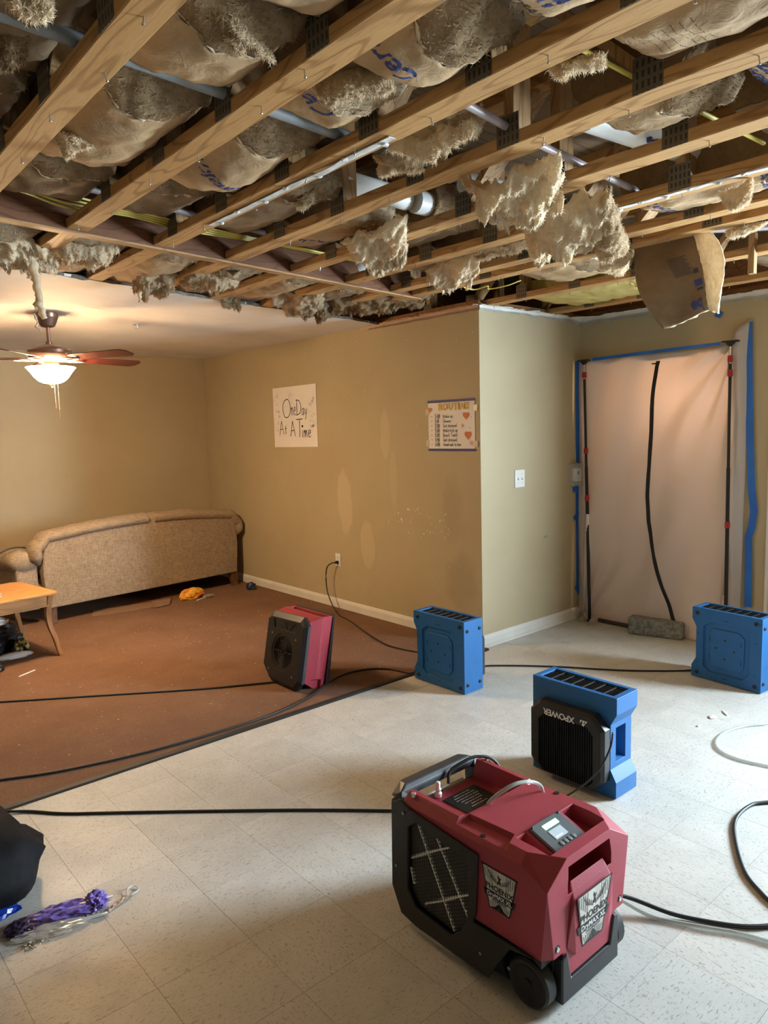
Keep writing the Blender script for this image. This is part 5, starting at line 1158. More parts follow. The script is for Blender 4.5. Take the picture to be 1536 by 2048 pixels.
tag(MB().tube([(3.08, 6.36, CZ+0.005), (3.19, 6.41, CZ+0.006)], 0.005, 8).build('white_stick', MAT['plasticwhite']), 'short white stick in front of the yellow bag', 'stick')
crumple('foil_packet', 'dark navy foil packet between the sofa and the baseboard', 'packet', (3.72, 6.42, CZ), (0.055, 0.05, 0.045), 6, MAT['navyfilm'], amp=0.6, sub=3, rz=0.5)
cb = thing('cardboard_piece', 'flat brown cardboard piece sticking out from under the sofa', 'cardboard', (2.55, 6.46, CZ), radians(4))
MB().hull([(-0.42, 0.05, 0.001), (0.25, -0.08, 0.001), (0.37, 0.10, 0.001), (-0.30, 0.30, 0.001), (-0.42, 0.05, 0.006), (0.25, -0.08, 0.006), (0.37, 0.10, 0.006), (-0.30, 0.30, 0.006)]).build('sheet', MAT['card'], cb)
MB().hull([(0.10, -0.10, 0.008), (0.26, -0.09, 0.008), (0.36, 0.06, 0.024), (0.16, 0.06, 0.030), (0.10, -0.10, 0.011), (0.26, -0.09, 0.011), (0.36, 0.06, 0.028), (0.16, 0.06, 0.034)]).build('folded_flap', MAT['card'], cb)
# under the table
crumple('trash_bag', 'black trash bag slumped under the oak table', 'bag', (1.20, 5.98, CZ), (0.20, 0.16, 0.15), 9, MAT['bagblack'], amp=0.5, sub=4)
crumple('white_paper', 'crumpled white paper lying on top of the bag under the oak table', 'paper', (1.20, 5.86, CZ+0.225), (0.10, 0.05, 0.04), 10, MAT['bagwhite'], amp=0.6, sub=3)
MAT['goldfoil'] = vary(pm('gold_black_foil', (0.5, 0.4, 0.1), 0.3), (0.55, 0.46, 0.16), (0.02, 0.02, 0.02), 30, 3, 0.45, 0.55)
crumple('foil_wrapper', 'gold and black patterned wrapper beside the inner leg of the oak table', 'wrapper', (1.375, 5.80, CZ), (0.05, 0.05, 0.075), 11, MAT['goldfoil'], amp=0.5, sub=3)
crumple('plastic_scrap', 'flat white plastic scrap on the carpet under the oak table', 'scrap', (1.30, 5.70, CZ), (0.12, 0.05, 0.025), 12, MAT['bagwhite'], amp=0.4, sub=3)
crumple('dark_sock', 'small black cloth lump at the edge of the carpet under the table', 'cloth', (1.10, 5.45, CZ), (0.07, 0.05, 0.04), 13, MAT['bagblack'], amp=0.5, sub=3)
tag(MB().tube([(1.20, 5.20, CZ+0.004), (1.32, 5.27, CZ+0.004)], 0.0045, 8).build('white_pen', MAT['plasticwhite']), 'thin white pen lying on the carpet before the oak table', 'pen')
tag(MB().box(-0.02, -0.009, 0, 0.02, 0.009, 0.012).build('white_chip', MAT['paperwhite'], bevel=0.003, loc=(3.03, 4.28, CZ)), 'single white plaster chip on the carpet behind the red air mover', 'chip')
# lint: too small to count
rr = random.Random(11); mb = MB()
for k in range(260):
    x, y = rr.uniform(0.8, 3.8), rr.uniform(3.45, 6.6)
    mb.box(x, y, CZ, x+rr.uniform(0.002, 0.009), y+rr.uniform(0.002, 0.006), CZ+0.002)
tag(mb.build('carpet_lint', simple('pale_lint', (0.58, 0.45, 0.36), 0.9, 0.3)), 'pale lint and crumbs scattered over the brown carpet', 'lint', kind='stuff')
# ================================================================== blue air movers
MAT['blue'] = simple('blue_plastic', (0.011, 0.108, 0.30), 0.5, 0.12, 10, 260, 0.10)
MAT['white_ink'] = simple('white_print', (0.75, 0.75, 0.73), 0.5, 0.05)
AW, AD, AH = 0.435, 0.165, 0.448
def air_mover():
    """local: back face at y=0 (facing -y), grille side at +y, carrying handle at x=0, vent on top"""
    r = thing('air_mover', 'x', 'air mover', (0, 0, 0))
    e = 0.012
    b = MB().hull([(x, y, z) for x in (0, AW) for y in (0.0, AD) for z in (0.004, AH)]).build('body', MAT['blue'])
    cuts = [MB().prism([(-0.02, 0.075), (0.0, 0.075), (0.028, 0.125), (0.028, 0.325), (0.0, 0.375), (-0.02, 0.375)], -0.02, AD+0.02, 'y'),
            MB().hull([(-0.02, 0.040, 0.135), (-0.02, AD-0.035, 0.135), (-0.02, 0.040, 0.315), (-0.02, AD-0.035, 0.315), (0.085, 0.055, 0.165), (0.085, AD-0.05, 0.165), (0.085, 0.055, 0.285), (0.085, AD-0.05, 0.285)]),
            MB().box(0.028, 0.022, AH-0.05, AW-0.028, AD-0.022, AH+0.01),
            MB().prism([(0.075, 0.085), (0.115, 0.055), (AW-0.11, 0.055), (AW-0.07, 0.095), (AW-0.07, AH-0.115), (AW-0.11, AH-0.08), (0.115, AH-0.08), (0.075, AH-0.11)], -0.01, 0.010, 'y'),
            MB().hull([(AW-0.012, AD+0.01, 0.0), (AW+0.02, AD+0.01, 0.0), (AW+0.02, AD-0.02, 0.0), (AW-0.012, AD+0.01, AH+0.02), (AW+0.02, AD+0.01, AH+0.02), (AW+0.02, AD-0.02, AH+0.02)])]
    cut(b, *cuts); b.parent = r; b.name = 'body'
    if not b.data.materials: b.data.materials.append(MAT['blue'])
    m = b.modifiers.new('bevel', 'BEVEL'); m.width = 0.006; m.segments = 3; m.limit_method = 'ANGLE'; m.angle_limit = radians(35)
    # raised centre plate on the back
    MB().prism([(0.115, 0.105), (0.135, 0.09), (AW-0.135, 0.09), (AW-0.105, 0.12), (AW-0.105, AH-0.145), (AW-0.135, AH-0.115), (0.135, AH-0.115), (0.115, AH-0.135)], 0.003, 0.012, 'y').build('back_plate', MAT['blue'], r, bevel=0.004)
    c = Vector((AW/2-0.005, 0, AH/2-0.01))
    for dx, dz in ((0, 0.058), (-0.058, 0), (0.058, 0), (0, -0.058)): MB().lathe([(0.0065, 0.0018), (0.0065, 0.004)], 12, (c.x+dx, 0, c.z+dz), 'y').build('screw_hole', MAT['blackplastic'], r)
    for dx, dz in ((-0.095, 0.05), (-0.095, -0.06), (0.10, 0.05), (0.10, -0.06)): MB().box(c.x+dx-0.002, 0.0018, c.z+dz-0.014, c.x+dx+0.002, 0.004, c.z+dz+0.014).build('key_slot', MAT['blackplastic'], r)
    for z in (0.035, AH-0.055): MB().box(AW/2-0.014, -0.0006, z-0.002, AW/2+0.014, 0.003, z+0.002).build('key_slot', MAT['blackplastic'], r)
    foot = MB().lathe([(0.012, 0.002), (0.012, -0.004), (0.009, -0.006), (0.005, -0.006), (0.004, -0.003)], 16, axis='y').mesh('rubber_foot'); foot.materials.append(MAT['rubber'])
    for x, z in ((0.035, 0.035), (AW-0.035, 0.035), (0.035, AH-0.035), (AW-0.035, AH-0.035)): mk('rubber_foot', foot, None, r, loc=(x, 0, z))
    hole = MB().lathe([(0.004, -0.0006), (0.004, 0.003)], 10, axis='y').mesh('screw_hole'); hole.materials.append(MAT['blackplastic'])
    for x, z in ((0.02, 0.03), (AW-0.017, 0.025), (0.04, 0.10), (AW-0.04, 0.10), (AW-0.036, AH-0.15), (0.04, AH-0.16), (0.13, 0.018), (AW-0.13, 0.018), (AW-0.015, AH-0.035)): mk('screw_hole', hole, None, r, loc=(x, 0, z))
    sfoot = MB().lathe([(0.011, -0.002), (0.011, 0.004), (0.008, 0.006), (0.004, 0.006), (0.003, 0.003)], 16, axis='x').mesh('side_foot'); sfoot.materials.append(MAT['rubber'])
    for y, z in ((0.028, 0.055), (AD-0.028, 0.055), (0.028, AH-0.06), (AD-0.028, AH-0.06)): mk('side_foot', sfoot, None, r, loc=(AW, y, z))
    # top vent
    v = MB().box(0.028, 0.022, AH-0.048, AW-0.028, AD-0.022, AH-0.040).build('vent_well', MAT['blackplastic'], r)
    for k in range(7): MB().box(0.029, 0.030+k*0.0165, AH-0.030, AW-0.029, 0.034+k*0.0165, AH-0.006).build('vent_slat', MAT['blackplastic'], r)
    for k in range(6):
        x = 0.028+(AW-0.056)*(k+1)/7; MB().box(x-0.0015, 0.0225, AH-0.016, x+0.0015, AD-0.0225, AH-0.003).build('vent_rib', MAT['darkplastic'], r)
    # intake grille housing on the front
    def octo(m, cz0, cz1, x0, x1, c1, c2): return [(x0+c1, cz0), (x1-c1, cz0), (x1, cz0+c2), (x1, cz1-c1), (x1-c1, cz1), (x0+c1, cz1), (x0, cz1-c1), (x0, cz0+c2)]
    g = MB(); P0 = octo(0, 0.025, AH-0.085, 0.03, AW-0.02, 0.055, 0.055); P1 = octo(0, 0.035, AH-0.095, 0.042, AW-0.032, 0.05, 0.05)
    g.hull([(x, AD-0.001, z) for x, z in P0]+[(x, AD+0.040, z) for x, z in P0]+[(x, AD+0.055, z) for x, z in P1])
    h = g.build('grille_housing', MAT['darkplastic'])
    cx, cz, R = AW/2+0.005, AH/2-0.045, 0.142
    well = [(cx-R, cz-R+0.03), (cx-R+0.03, cz-R), (cx+R-0.03, cz-R), (cx+R, cz-R+0.03), (cx+R, cz+R-0.045), (cx+R-0.03, cz+R-0.015), (cx-R+0.03, cz+R-0.015), (cx-R, cz+R-0.045)]
    cut(h, MB().prism(well, AD+0.012, AD+0.08, 'y')); h.parent = r; h.name = 'grille_housing'
    if not h.data.materials: h.data.materials.append(MAT['darkplastic'])
    m = h.modifiers.new('bevel', 'BEVEL'); m.width = 0.004; m.segments = 2; m.limit_method = 'ANGLE'; m.angle_limit = radians(30)
    bar = MB().box(-0.0014, AD+0.038, cz-R+0.004, 0.0014, AD+0.048, cz+R-0.020).mesh('grille_bar'); bar.materials.append(MAT['blackplastic'])
    for k in range(23):
        x = cx-R+0.013+k*(2*R-0.026)/22
        o = mk('grille_bar', bar, None, r, loc=(x, 0, 0))
    for q in (-0.06, 0.0, 0.06): MB().tube([(cx-R, AD+0.036, cz+q), (cx+R, AD+0.036, cz+q)], 0.002, 6).build('grille_crossbar', MAT['blackplastic'], r)
    fanb = MB().lathe([(0.04, AD+0.014), (0.04, AD+0.03), (0.02, AD+0.034)], 20, (cx, 0, cz), 'y').build('fan_hub', MAT['blackplastic'], r)
    for k in range(9):
        a = 2*pi*k/9; fb = MB(); fb.M = Matrix.Translation((cx, AD+0.022, cz)) @ Matrix.Rotation(a, 4, 'Y')
        fb.hull([(0.035, -0.006, -0.012), (0.035, 0.004, 0.012), (0.12, -0.006, -0.03), (0.12, 0.004, 0.02), (0.035, -0.004, -0.012), (0.035, 0.006, 0.012), (0.12, -0.004, -0.03), (0.12, 0.006, 0.02)]).build('fan_blade', MAT['darkplastic'], fanb)
    # print on the housing: reads upside down because the unit stands on its head
    Mt = frame((0, 0, 0), (1, 0, 0), (0, 0, -1))
    yy = AD+0.0556
    text_on('XPOWER', 0.040, Matrix.Translation((AW/2+0.035, yy, AH-0.128)) @ Mt, MAT['white_ink'], h, bold=0.0008, th=0.0008, shear=0.0, spacing=0.95)
    lg = MB()
    for pts in ([(0.0, 0), (0.016, 0.018), (0.010, 0.0)], [(0.012, 0), (0.028, 0.024), (0.024, 0.0)], [(0.025, 0), (0.040, 0.016), (0.036, 0.0)], [(0.012, 0.012), (0.020, 0.027), (0.030, 0.020)]):
        lg.poly3([(AW/2-0.095+p[0]-0.018, yy+0.0002, AH-0.115-p[1]) for p in pts], (0, 0.0006, 0))
    lg.build('emblem', MAT['white_ink'], h)
    return r
am = air_mover()
am.location = (3.075, 3.295, 0.001); am.rotation_euler.z = radians(-90)
tag(am, 'blue air mover beside the wall corner, dark back towards the viewer', 'air mover', 'blue air movers on the vinyl floor')
a2 = copy_tree(am); a2.location = (4.335, 2.085, 0.001); a2.rotation_euler.z = radians(-95)
tag(a2, 'blue air mover in front of the plastic sheet and the stone block', 'air mover', 'blue air movers on the vinyl floor')
a3 = copy_tree(am); a3.location = (2.795, 1.580, 0.001); a3.rotation_euler.z = radians(90)
tag(a3, 'blue air mover behind the dehumidifier, black grille and lettering in view', 'air mover', 'blue air movers on the vinyl floor')

# ================================================================== red air mover on the carpet
MAT['red'] = simple('red_plastic', (0.34, 0.042, 0.06), 0.48, 0.12, 8, 240, 0.12)
MAT['red2'] = simple('crimson_plastic', (0.34, 0.032, 0.05), 0.42, 0.12, 8, 240, 0.12)
ra = thing('air_mover', 'red and black air mover standing on the brown carpet', 'air mover', (2.390, 3.575, 0.006), rot=(radians(11), 0, radians(91)))
RW, RH = 0.425, 0.465      # local: x = width (away), front face at y=0 looking to +y, body to -y
body = MB().hull([(0.02, -0.01, 0.06), (RW-0.05, -0.01, 0.06), (0.02, -0.01, RH-0.03), (RW-0.02, -0.01, RH-0.03), (0.0, -0.09, 0.02), (RW, -0.09, 0.05), (0.0, -0.09, RH), (RW, -0.09, RH), (0.02, -0.175, 0.02), (RW-0.02, -0.175, 0.02), (0.01, -0.175, RH+0.01), (RW-0.01, -0.175, RH+0.01), (0.0, -0.13, 0.01), (RW, -0.13, 0.03)]).build('body', MAT['red2'])
cut(body, MB().hull([(-0.03, -0.15, 0.0), (-0.03, -0.035, 0.0), (0.02, -0.06, 0.0), (0.02, -0.13, 0.0), (-0.03, -0.145, 0.09), (-0.03, -0.045, 0.09), (0.02, -0.065, 0.075), (0.02, -0.125, 0.075)]),
    MB().hull([(-0.03, -0.075, RH+0.03), (-0.03, -0.02, RH+0.03), (-0.03, -0.03, RH-0.09), (0.03, -0.06, RH+0.03), (0.03, -0.04, RH+0.03)]),
    MB().box(0.03, -0.165, RH-0.03, RW-0.03, -0.11, RH+0.05))
body.parent = ra; m = body.modifiers.new('bevel', 'BEVEL'); m.width = 0.004; m.segments = 2; m.limit_method = 'ANGLE'; m.angle_limit = radians(25)
bk = MB().hull([(0.0, -0.175, 0.02), (RW, -0.175, 0.02), (0.0, -0.175, RH+0.012), (RW, -0.175, RH+0.012), (0.015, -0.215, 0.05), (RW-0.015, -0.215, 0.05), (0.015, -0.20, RH+0.02), (RW-0.015, -0.20, RH+0.02)])
bk.build('back_shell', MAT['darkplastic'], ra, bevel=0.005)
F0 = [(0.0, 0.055), (0.05, 0.0), (RW-0.10, 0.005), (RW, 0.085), (RW+0.0, RH-0.06), (RW-0.05, RH-0.015), (0.05, RH-0.005), (0.0, RH-0.055)]
F1 = [(0.022, 0.07), (0.06, 0.025), (RW-0.10, 0.03), (RW-0.022, 0.10), (RW-0.022, RH-0.07), (RW-0.06, RH-0.05), (0.06, RH-0.04), (0.022, RH-0.07)]
fr = MB().hull([(x, -0.008, z) for x, z in F0]+[(x, 0.012, z) for x, z in F0]+[(x, 0.034, z) for x, z in F1]).build('front_shell', MAT['darkplastic'])
cx, cz = RW/2, RH/2-0.02
cut(fr, MB().lathe([(0.118, 0.03), (0.125, 0.06)], 36, (cx, 0, cz), 'y'), MB().lathe([(0.10, 0.004), (0.105, 0.05)], 36, (cx, 0, cz), 'y'), MB().prism([(0.10, RH-0.115), (RW-0.10, RH-0.115), (RW-0.08, RH-0.06), (0.08, RH-0.06)], 0.028, 0.06, 'y'))
fr.parent = ra; m = fr.modifiers.new('bevel', 'BEVEL'); m.width = 0.005; m.segments = 2; m.limit_method = 'ANGLE'; m.angle_limit = radians(28)
for k in range(7):
    rr_ = 0.018+0.013*k
    MB().tube([(cx+rr_*cos(2*pi*q/32), 0.026+0.0005*k, cz+rr_*sin(2*pi*q/32)) for q in range(33)], 0.0022, 6).build('guard_ring', MAT['blackplastic'], ra, smooth=True)
for k in range(6): MB().tube([(cx+0.02*cos(pi*k/3), 0.024, cz+0.02*sin(pi*k/3)), (cx+0.104*cos(pi*k/3), 0.026, cz+0.104*sin(pi*k/3))], 0.0026, 6).build('guard_spoke', MAT['blackplastic'], ra)
MB().lathe([(0.03, 0.006), (0.03, 0.02)], 20, (cx, 0, cz), 'y').build('fan_hub', MAT['blackplastic'], ra)
for dx, dz in ((-0.13, 0.10), (0.13, 0.10), (-0.13, -0.13), (0.13, -0.13)): MB().lathe([(0.006, 0.032), (0.006, 0.036), (0.002, 0.037)], 10, (cx+dx, 0, cz+dz), 'y').build('screw', MAT['steel'], ra)
em = MB()
for pts in ([(-0.09, 0.02), (-0.05, -0.015), (-0.02, -0.005), (-0.05, 0.012)], [(0.09, 0.02), (0.05, -0.015), (0.02, -0.005), (0.05, 0.012)], [(-0.02, -0.018), (0.0, 0.018), (0.02, -0.018)]):
    em.poly3([(cx+p[0], 0.0285, RH-0.088+p[1]) for p in pts], (0, 0.004, 0))
em.build('emblem', MAT['darkplastic'], ra)
for k in range(5): MB().box(0.035, -0.162+k*0.012, RH-0.026, RW-0.035, -0.157+k*0.012, RH-0.004).build('vent_slat', MAT['blackplastic'], ra)

# ================================================================== dehumidifier
DX, DY = 1.46, 1.075
dh = thing('dehumidifier', 'dark red and black portable dehumidifier on wheels in the foreground', 'dehumidifier', (DX, DY, 0.0))
DW, DL = 0.40, 0.60
top = [(0.0, 0.0, 0.375), (DW, 0.0, 0.375), (0.0, 0.02, 0.17), (0.03, 0.0, 0.17), (DW-0.03, 0.0, 0.17), (DW, 0.02, 0.17), (0.0, 0.085, 0.415), (DW, 0.085, 0.415), (0.095, 0.005, 0.432), (DW-0.095, 0.005, 0.432), (0.03, 0.09, 0.440), (DW-0.03, 0.09, 0.440),
       (0.0, 0.555, 0.410), (DW, 0.555, 0.410), (0.03, 0.560, 0.440), (DW-0.03, 0.560, 0.440), (0.0, 0.57, 0.17), (DW, 0.57, 0.17), (0.0, 0.57, 0.40), (DW, 0.57, 0.40)]
sh_ = MB().hull(top).build('shell', MAT['red'])
cut(sh_,
    MB().hull([(0.055, 0.345, 0.375), (0.345, 0.345, 0.375), (0.055, 0.62, 0.375), (0.345, 0.62, 0.375), (0.045, 0.330, 0.47), (0.355, 0.330, 0.47), (0.045, 0.62, 0.47), (0.355, 0.62, 0.47)]),      # rear tray
    MB().hull([(0.09, 0.075, 0.300), (0.31, 0.075, 0.300), (0.09, 0.040, 0.405), (0.31, 0.040, 0.405), (0.095, -0.02, 0.335), (0.305, -0.02, 0.335), (0.105, -0.02, 0.405), (0.295, -0.02, 0.405), (0.09, 0.075, 0.402), (0.31, 0.075, 0.402)]),   # front hand hole
    MB().hull([(0.075, 0.040, 0.395), (0.325, 0.040, 0.395), (0.060, 0.040, 0.46), (0.340, 0.040, 0.46), (0.075, 0.150, 0.395), (0.325, 0.150, 0.395), (0.060, 0.152, 0.46), (0.340, 0.152, 0.46)]),   # well around the control panel
    MB().hull([(0.010, 0.15, 0.425), (0.070, 0.17, 0.425), (0.010, 0.34, 0.425), (0.060, 0.33, 0.425), (-0.01, 0.13, 0.46), (0.080, 0.165, 0.46), (-0.01, 0.36, 0.46), (0.070, 0.345, 0.46)]),
    MB().hull([(DW-0.010, 0.15, 0.425), (DW-0.070, 0.17, 0.425), (DW-0.010, 0.34, 0.425), (DW-0.060, 0.33, 0.425), (DW+0.01, 0.13, 0.46), (DW-0.080, 0.165, 0.46), (DW+0.01, 0.36, 0.46), (DW-0.070, 0.345, 0.46)]),
    *[MB().prism([(0.26, 0.16), (0.255, 0.335), (0.295, 0.362), (0.495, 0.384), (0.556, 0.372), (0.558, 0.10), (0.51, 0.065), (0.335, 0.06), (0.29, 0.10)], xa, xb, 'x') for xa, xb in ((-0.03, 0.022), (DW-0.022, DW+0.03))],
    MB().hull([(0.155, -0.02, 0.075), (0.245, -0.02, 0.075), (0.155, 0.03, 0.075), (0.245, 0.03, 0.075), (0.1, -0.02, 0.04), (0.3, -0.02, 0.04)]))
sh_.parent = dh; sh_.name = 'shell'
m = sh_.modifiers.new('bevel', 'BEVEL'); m.width = 0.005; m.segments = 3; m.limit_method = 'ANGLE'; m.angle_limit = radians(22)
MB().hull([(0.085, -0.001, 0.175), (0.315, -0.001, 0.175), (0.105, -0.012, 0.30), (0.295, -0.012, 0.30), (0.115, 0.012, 0.352), (0.285, 0.012, 0.352), (0.12, -0.008, 0.14), (0.28, -0.008, 0.14), (0.10, 0.01, 0.14), (0.30, 0.01, 0.14)]).build('front_bulge', MAT['red'], dh, bevel=0.006, segs=3, ang=20)
MB().prism([(0.065, 0.175), (0.335, 0.175), (0.300, 0.085), (0.100, 0.085)], 0.0, 0.02, 'y').build('front_apron', MAT['red'], dh, bevel=0.004)
# control panel wedge
MB().hull([(0.095, 0.046, 0.393), (0.285, 0.046, 0.393), (0.085, 0.156, 0.393), (0.295, 0.156, 0.393), (0.108, 0.047, 0.404), (0.268, 0.047, 0.404), (0.105, 0.156, 0.443), (0.271, 0.156, 0.443)]).build('panel_wedge', MAT['red'], dh, bevel=0.004)
cp = frame((0.188, 0.101, 0.4275), (1, 0, 0), (0, 0.098, 0.034))
pn = MB(); pn.M = cp; pn.box(-0.070, -0.058, -0.006, 0.070, 0.055, 0.004); pn = pn.build('control_panel', simple('grey_panel_film', (0.12, 0.135, 0.14), 0.35, 0.1), dh, bevel=0.004)
def onp(name, mat, x0, y0, x1, y1, h=0.0012):
    q = MB(); q.M = cp; q.box(x0, y0, 0.0042, x1, y1, 0.0042+h); return q.build(name, mat, pn)
onp('status_light', pm('green_status_light', (0.5, 1.0, 0.7), 0.3, emis=(0.25, 1.0, 0.50), es=9.0), -0.030, 0.022, 0.034, 0.037)
onp('screen', pm('lit_screen', (0.35, 0.42, 0.46), 0.2, emis=(0.55, 0.68, 0.75), es=0.35), -0.030, -0.018, 0.026, 0.014)
text_on('--- - --- -', 0.0085, cp @ Matrix.Translation((-0.010, -0.011, 0.0056)), pm('screen_text', (0.8, 0.9, 1), 0.4, emis=(0.8, 0.9, 1.0), es=1.2), pn, bold=0.0009)
for k in range(4):
    q = MB(); q.M = cp @ Matrix.Translation((-0.027+0.019*k, -0.034, 0.004)); q.lathe([(0.0075, 0), (0.0075, 0.002), (0.0062, 0.0026)], 16).build('button', simple('grey_button', (0.2, 0.21, 0.21), 0.4, 0.1), pn, smooth='auto')
for x, y in ((-0.062, 0.048), (0.062, 0.048), (-0.062, -0.050), (0.062, -0.050)):
    q = MB(); q.M = cp @ Matrix.Translation((x, y, 0.004)); q.lathe([(0.0038, 0), (0.0038, 0.0022), (0.002, 0.003)], 10).build('screw', MAT['blackplastic'], pn)
# warning plate in the tray
wp = MB().box(0.145, 0.415, 0.3752, 0.300, 0.525, 0.3775).build('warning_plate', MAT['blackplastic'], dh)
Mw = frame((0.2225, 0.470, 0.3776), (-1, 0, 0), (0, -1, 0))
for k, tx in enumerate(('--- ----- -- -----', '-- --- -----', '---- --- -- --- ----', '----- ------ --- ----', '------ --- ----- ---- ---', '---- ------ --- -------', '---- --- -- ------')):
    text_on(tx, 0.013, Mw @ Matrix.Translation((0, 0.040-0.0135*k, 0)), MAT['white_ink'], wp, bold=0.0009, th=0.0003)
# black lower shell
base = MB().hull([(0.004, 0.02, 0.19), (DW-0.004, 0.02, 0.19), (0.004, 0.57, 0.19), (DW-0.004, 0.57, 0.19), (0.004, 0.025, 0.10), (DW-0.004, 0.025, 0.10), (0.03, 0.03, 0.025), (DW-0.03, 0.03, 0.025), (0.02, 0.58, 0.03), (DW-0.02, 0.58, 0.03), (0.02, 0.50, 0.012), (DW-0.02, 0.50, 0.012)]).build('lower_shell', MAT['darkplastic'])
cut(base, *[MB().lathe([(0.088, x0), (0.088, x1)], 28, (0, 0.075, 0.072), 'x') for x0, x1 in ((-0.02, 0.058), (DW-0.058, DW+0.02))], *[MB().prism([(0.26, 0.16), (0.26, 0.335), (0.295, 0.362), (0.495, 0.384), (0.556, 0.372), (0.558, 0.10), (0.51, 0.065), (0.335, 0.06), (0.29, 0.10)], xa, xb, 'x') for xa, xb in ((-0.03, 0.022), (DW-0.022, DW+0.03))])
base.parent = dh; base.name = 'lower_shell'; m = base.modifiers.new('bevel', 'BEVEL'); m.width = 0.005; m.segments = 2; m.limit_method = 'ANGLE'; m.angle_limit = radians(30)
MB().prism([(0.06, 0.020), (DW-0.06, 0.020), (DW-0.06, 0.155), (DW-0.085, 0.165), (DW-0.105, 0.080), (0.105, 0.080), (0.085, 0.165), (0.06, 0.155)], -0.006, 0.03, 'y').build('front_bumper', MAT['darkplastic'], dh, bevel=0.005)
for s, x0 in ((0, 0.006), (1, DW-0.050)):
    w = MB().lathe([(0.050, 0.004), (0.064, 0.0), (0.070, 0.006), (0.070, 0.038), (0.064, 0.044), (0.050, 0.040)], 36, (x0, 0.072, 0.071), 'x').build('wheel', MAT['rubber'], dh, smooth='auto')
    MB().lathe([(0.048, 0.0025), (0.048, 0.0415)], 28, (x0, 0.072, 0.071), 'x').lathe([(0.014, -0.001), (0.014, 0.045)], 16, (x0, 0.072, 0.071), 'x').build('wheel_hub', MAT['blackplastic'], w, smooth='auto')
for x in (0.05, DW-0.05): MB().lathe([(0.018, 0.0), (0.018, 0.016)], 14, (x, 0.545, 0.0)).build('foot', MAT['rubber'], dh)
# black side panels with perforated grille, and black rear frame
def side_panel(xs, sgn):
    P = [(0.255, 0.165), (0.245, 0.205), (0.235, 0.38), (0.52, 0.405), (0.560, 0.425), (0.605, 0.40), (0.612, 0.11), (0.57, 0.03), (0.50, 0.018), (0.20, 0.020), (0.16, 0.09), (0.12, 0.155), (0.03, 0.172)]
    pnl = MB().prism(P, xs, xs-sgn*0.010, 'x').build('side_panel', MAT['darkplastic'])
    G = [(0.275, 0.175), (0.268, 0.330), (0.300, 0.350), (0.490, 0.372), (0.528, 0.345), (0.535, 0.13), (0.50, 0.085), (0.345, 0.075), (0.300, 0.115)]
    cut(pnl, MB().prism(G, xs+0.02, xs-0.03, 'x')); pnl.parent = dh; pnl.name = 'side_panel'
    m = pnl.modifiers.new('bevel', 'BEVEL'); m.width = 0.003; m.segments = 2; m.limit_method = 'ANGLE'; m.angle_limit = radians(30)
    from mathutils.geometry import intersect_point_tri_2d
    def inside(y, z):
        c = False; n = len(G)
        for i in range(n):
            (a, b), (c2, d) = G[i], G[(i+1) % n]
            if (b > z) != (d > z) and y < (c2-a)*(z-b)/(d-b)+a: c = not c
        return c
    hx = MB(); s = 0.0122; xg = xs+sgn*0.004; n = 0
    for i in range(0, 27):
        for j in range(0, 26):
            y = 0.262+i*s*0.866*2*0.5*1.0; z = 0.07+j*s+(s/2 if i % 2 else 0)
            if not inside(y, z): continue
            C = [(y+s*0.577*cos(pi*q/3), z+s*0.577*sin(pi*q/3)) for q in range(6)]; D = [(y+s*0.40*cos(pi*q/3), z+s*0.40*sin(pi*q/3)) for q in range(6)]
            A = [hx.v((xg, *c)) for c in C]; B_ = [hx.v((xg, *d)) for d in D]
            for q in range(6): hx.face([A[q], A[(q+1) % 6], B_[(q+1) % 6], B_[q]])
    gr = hx.build('grille', MAT['blackplastic'], dh, recalc=False)
    MB().prism([(a+(0.405-a)*-0.02, b) for a, b in G], xs+sgn*0.012, xs+sgn*0.016, 'x').build('filter', simple('dark_filter', (0.15, 0.14, 0.12), 0.9, 0.3, 60), dh)
    for (a, b, c, d) in ((0.500, 0.37, 0.345, 0.08), (0.425, 0.37, 0.285, 0.15), (0.53, 0.235, 0.36, 0.345), (0.47, 0.105, 0.275, 0.235), (0.535, 0.20, 0.52, 0.15)):
        MB().tube([(xs+sgn*0.0095, a, b), (xs+sgn*0.0095, c, d)], 0.0065, 6).build('filter_brace', simple('pale_brace', (0.85, 0.82, 0.75), 0.7, 0.1), dh)
    for y, z in ((0.545, 0.385), (0.585, 0.19), (0.225, 0.085), (0.12, 0.10)): MB().lathe([(0.005, -0.004*sgn), (0.005, -0.0005*sgn)], 10, (xs-sgn*0.010, y, z), 'x').build('screw', MAT['steel'], dh)
side_panel(-0.001, 1); side_panel(DW+0.001, -1)
# rear frame with carrying handle
for x in (0.0, DW-0.05): MB().hull([(x, 0.56, 0.16), (x+0.05, 0.56, 0.16), (x, 0.605, 0.16), (x+0.05, 0.605, 0.16), (x, 0.57, 0.405), (x+0.05, 0.57, 0.405), (x, 0.615, 0.40), (x+0.05, 0.615, 0.40), (x+0.02, 0.59, 0.43), (x+0.03, 0.59, 0.43)]).build('rear_post', MAT['darkplastic'], dh, bevel=0.004)
MB().hull([(0.012, 0.585, 0.405), (DW-0.012, 0.585, 0.405), (0.012, 0.635, 0.40), (DW-0.012, 0.635, 0.40), (0.05, 0.600, 0.442), (DW-0.05, 0.600, 0.442), (0.06, 0.640, 0.436), (DW-0.06, 0.640, 0.436), (0.012, 0.585, 0.425), (DW-0.012, 0.585, 0.425)]).build('rear_handle', simple('worn_black_plastic', (0.045, 0.05, 0.055), 0.35, 0.3, 12), dh, bevel=0.006, segs=3)
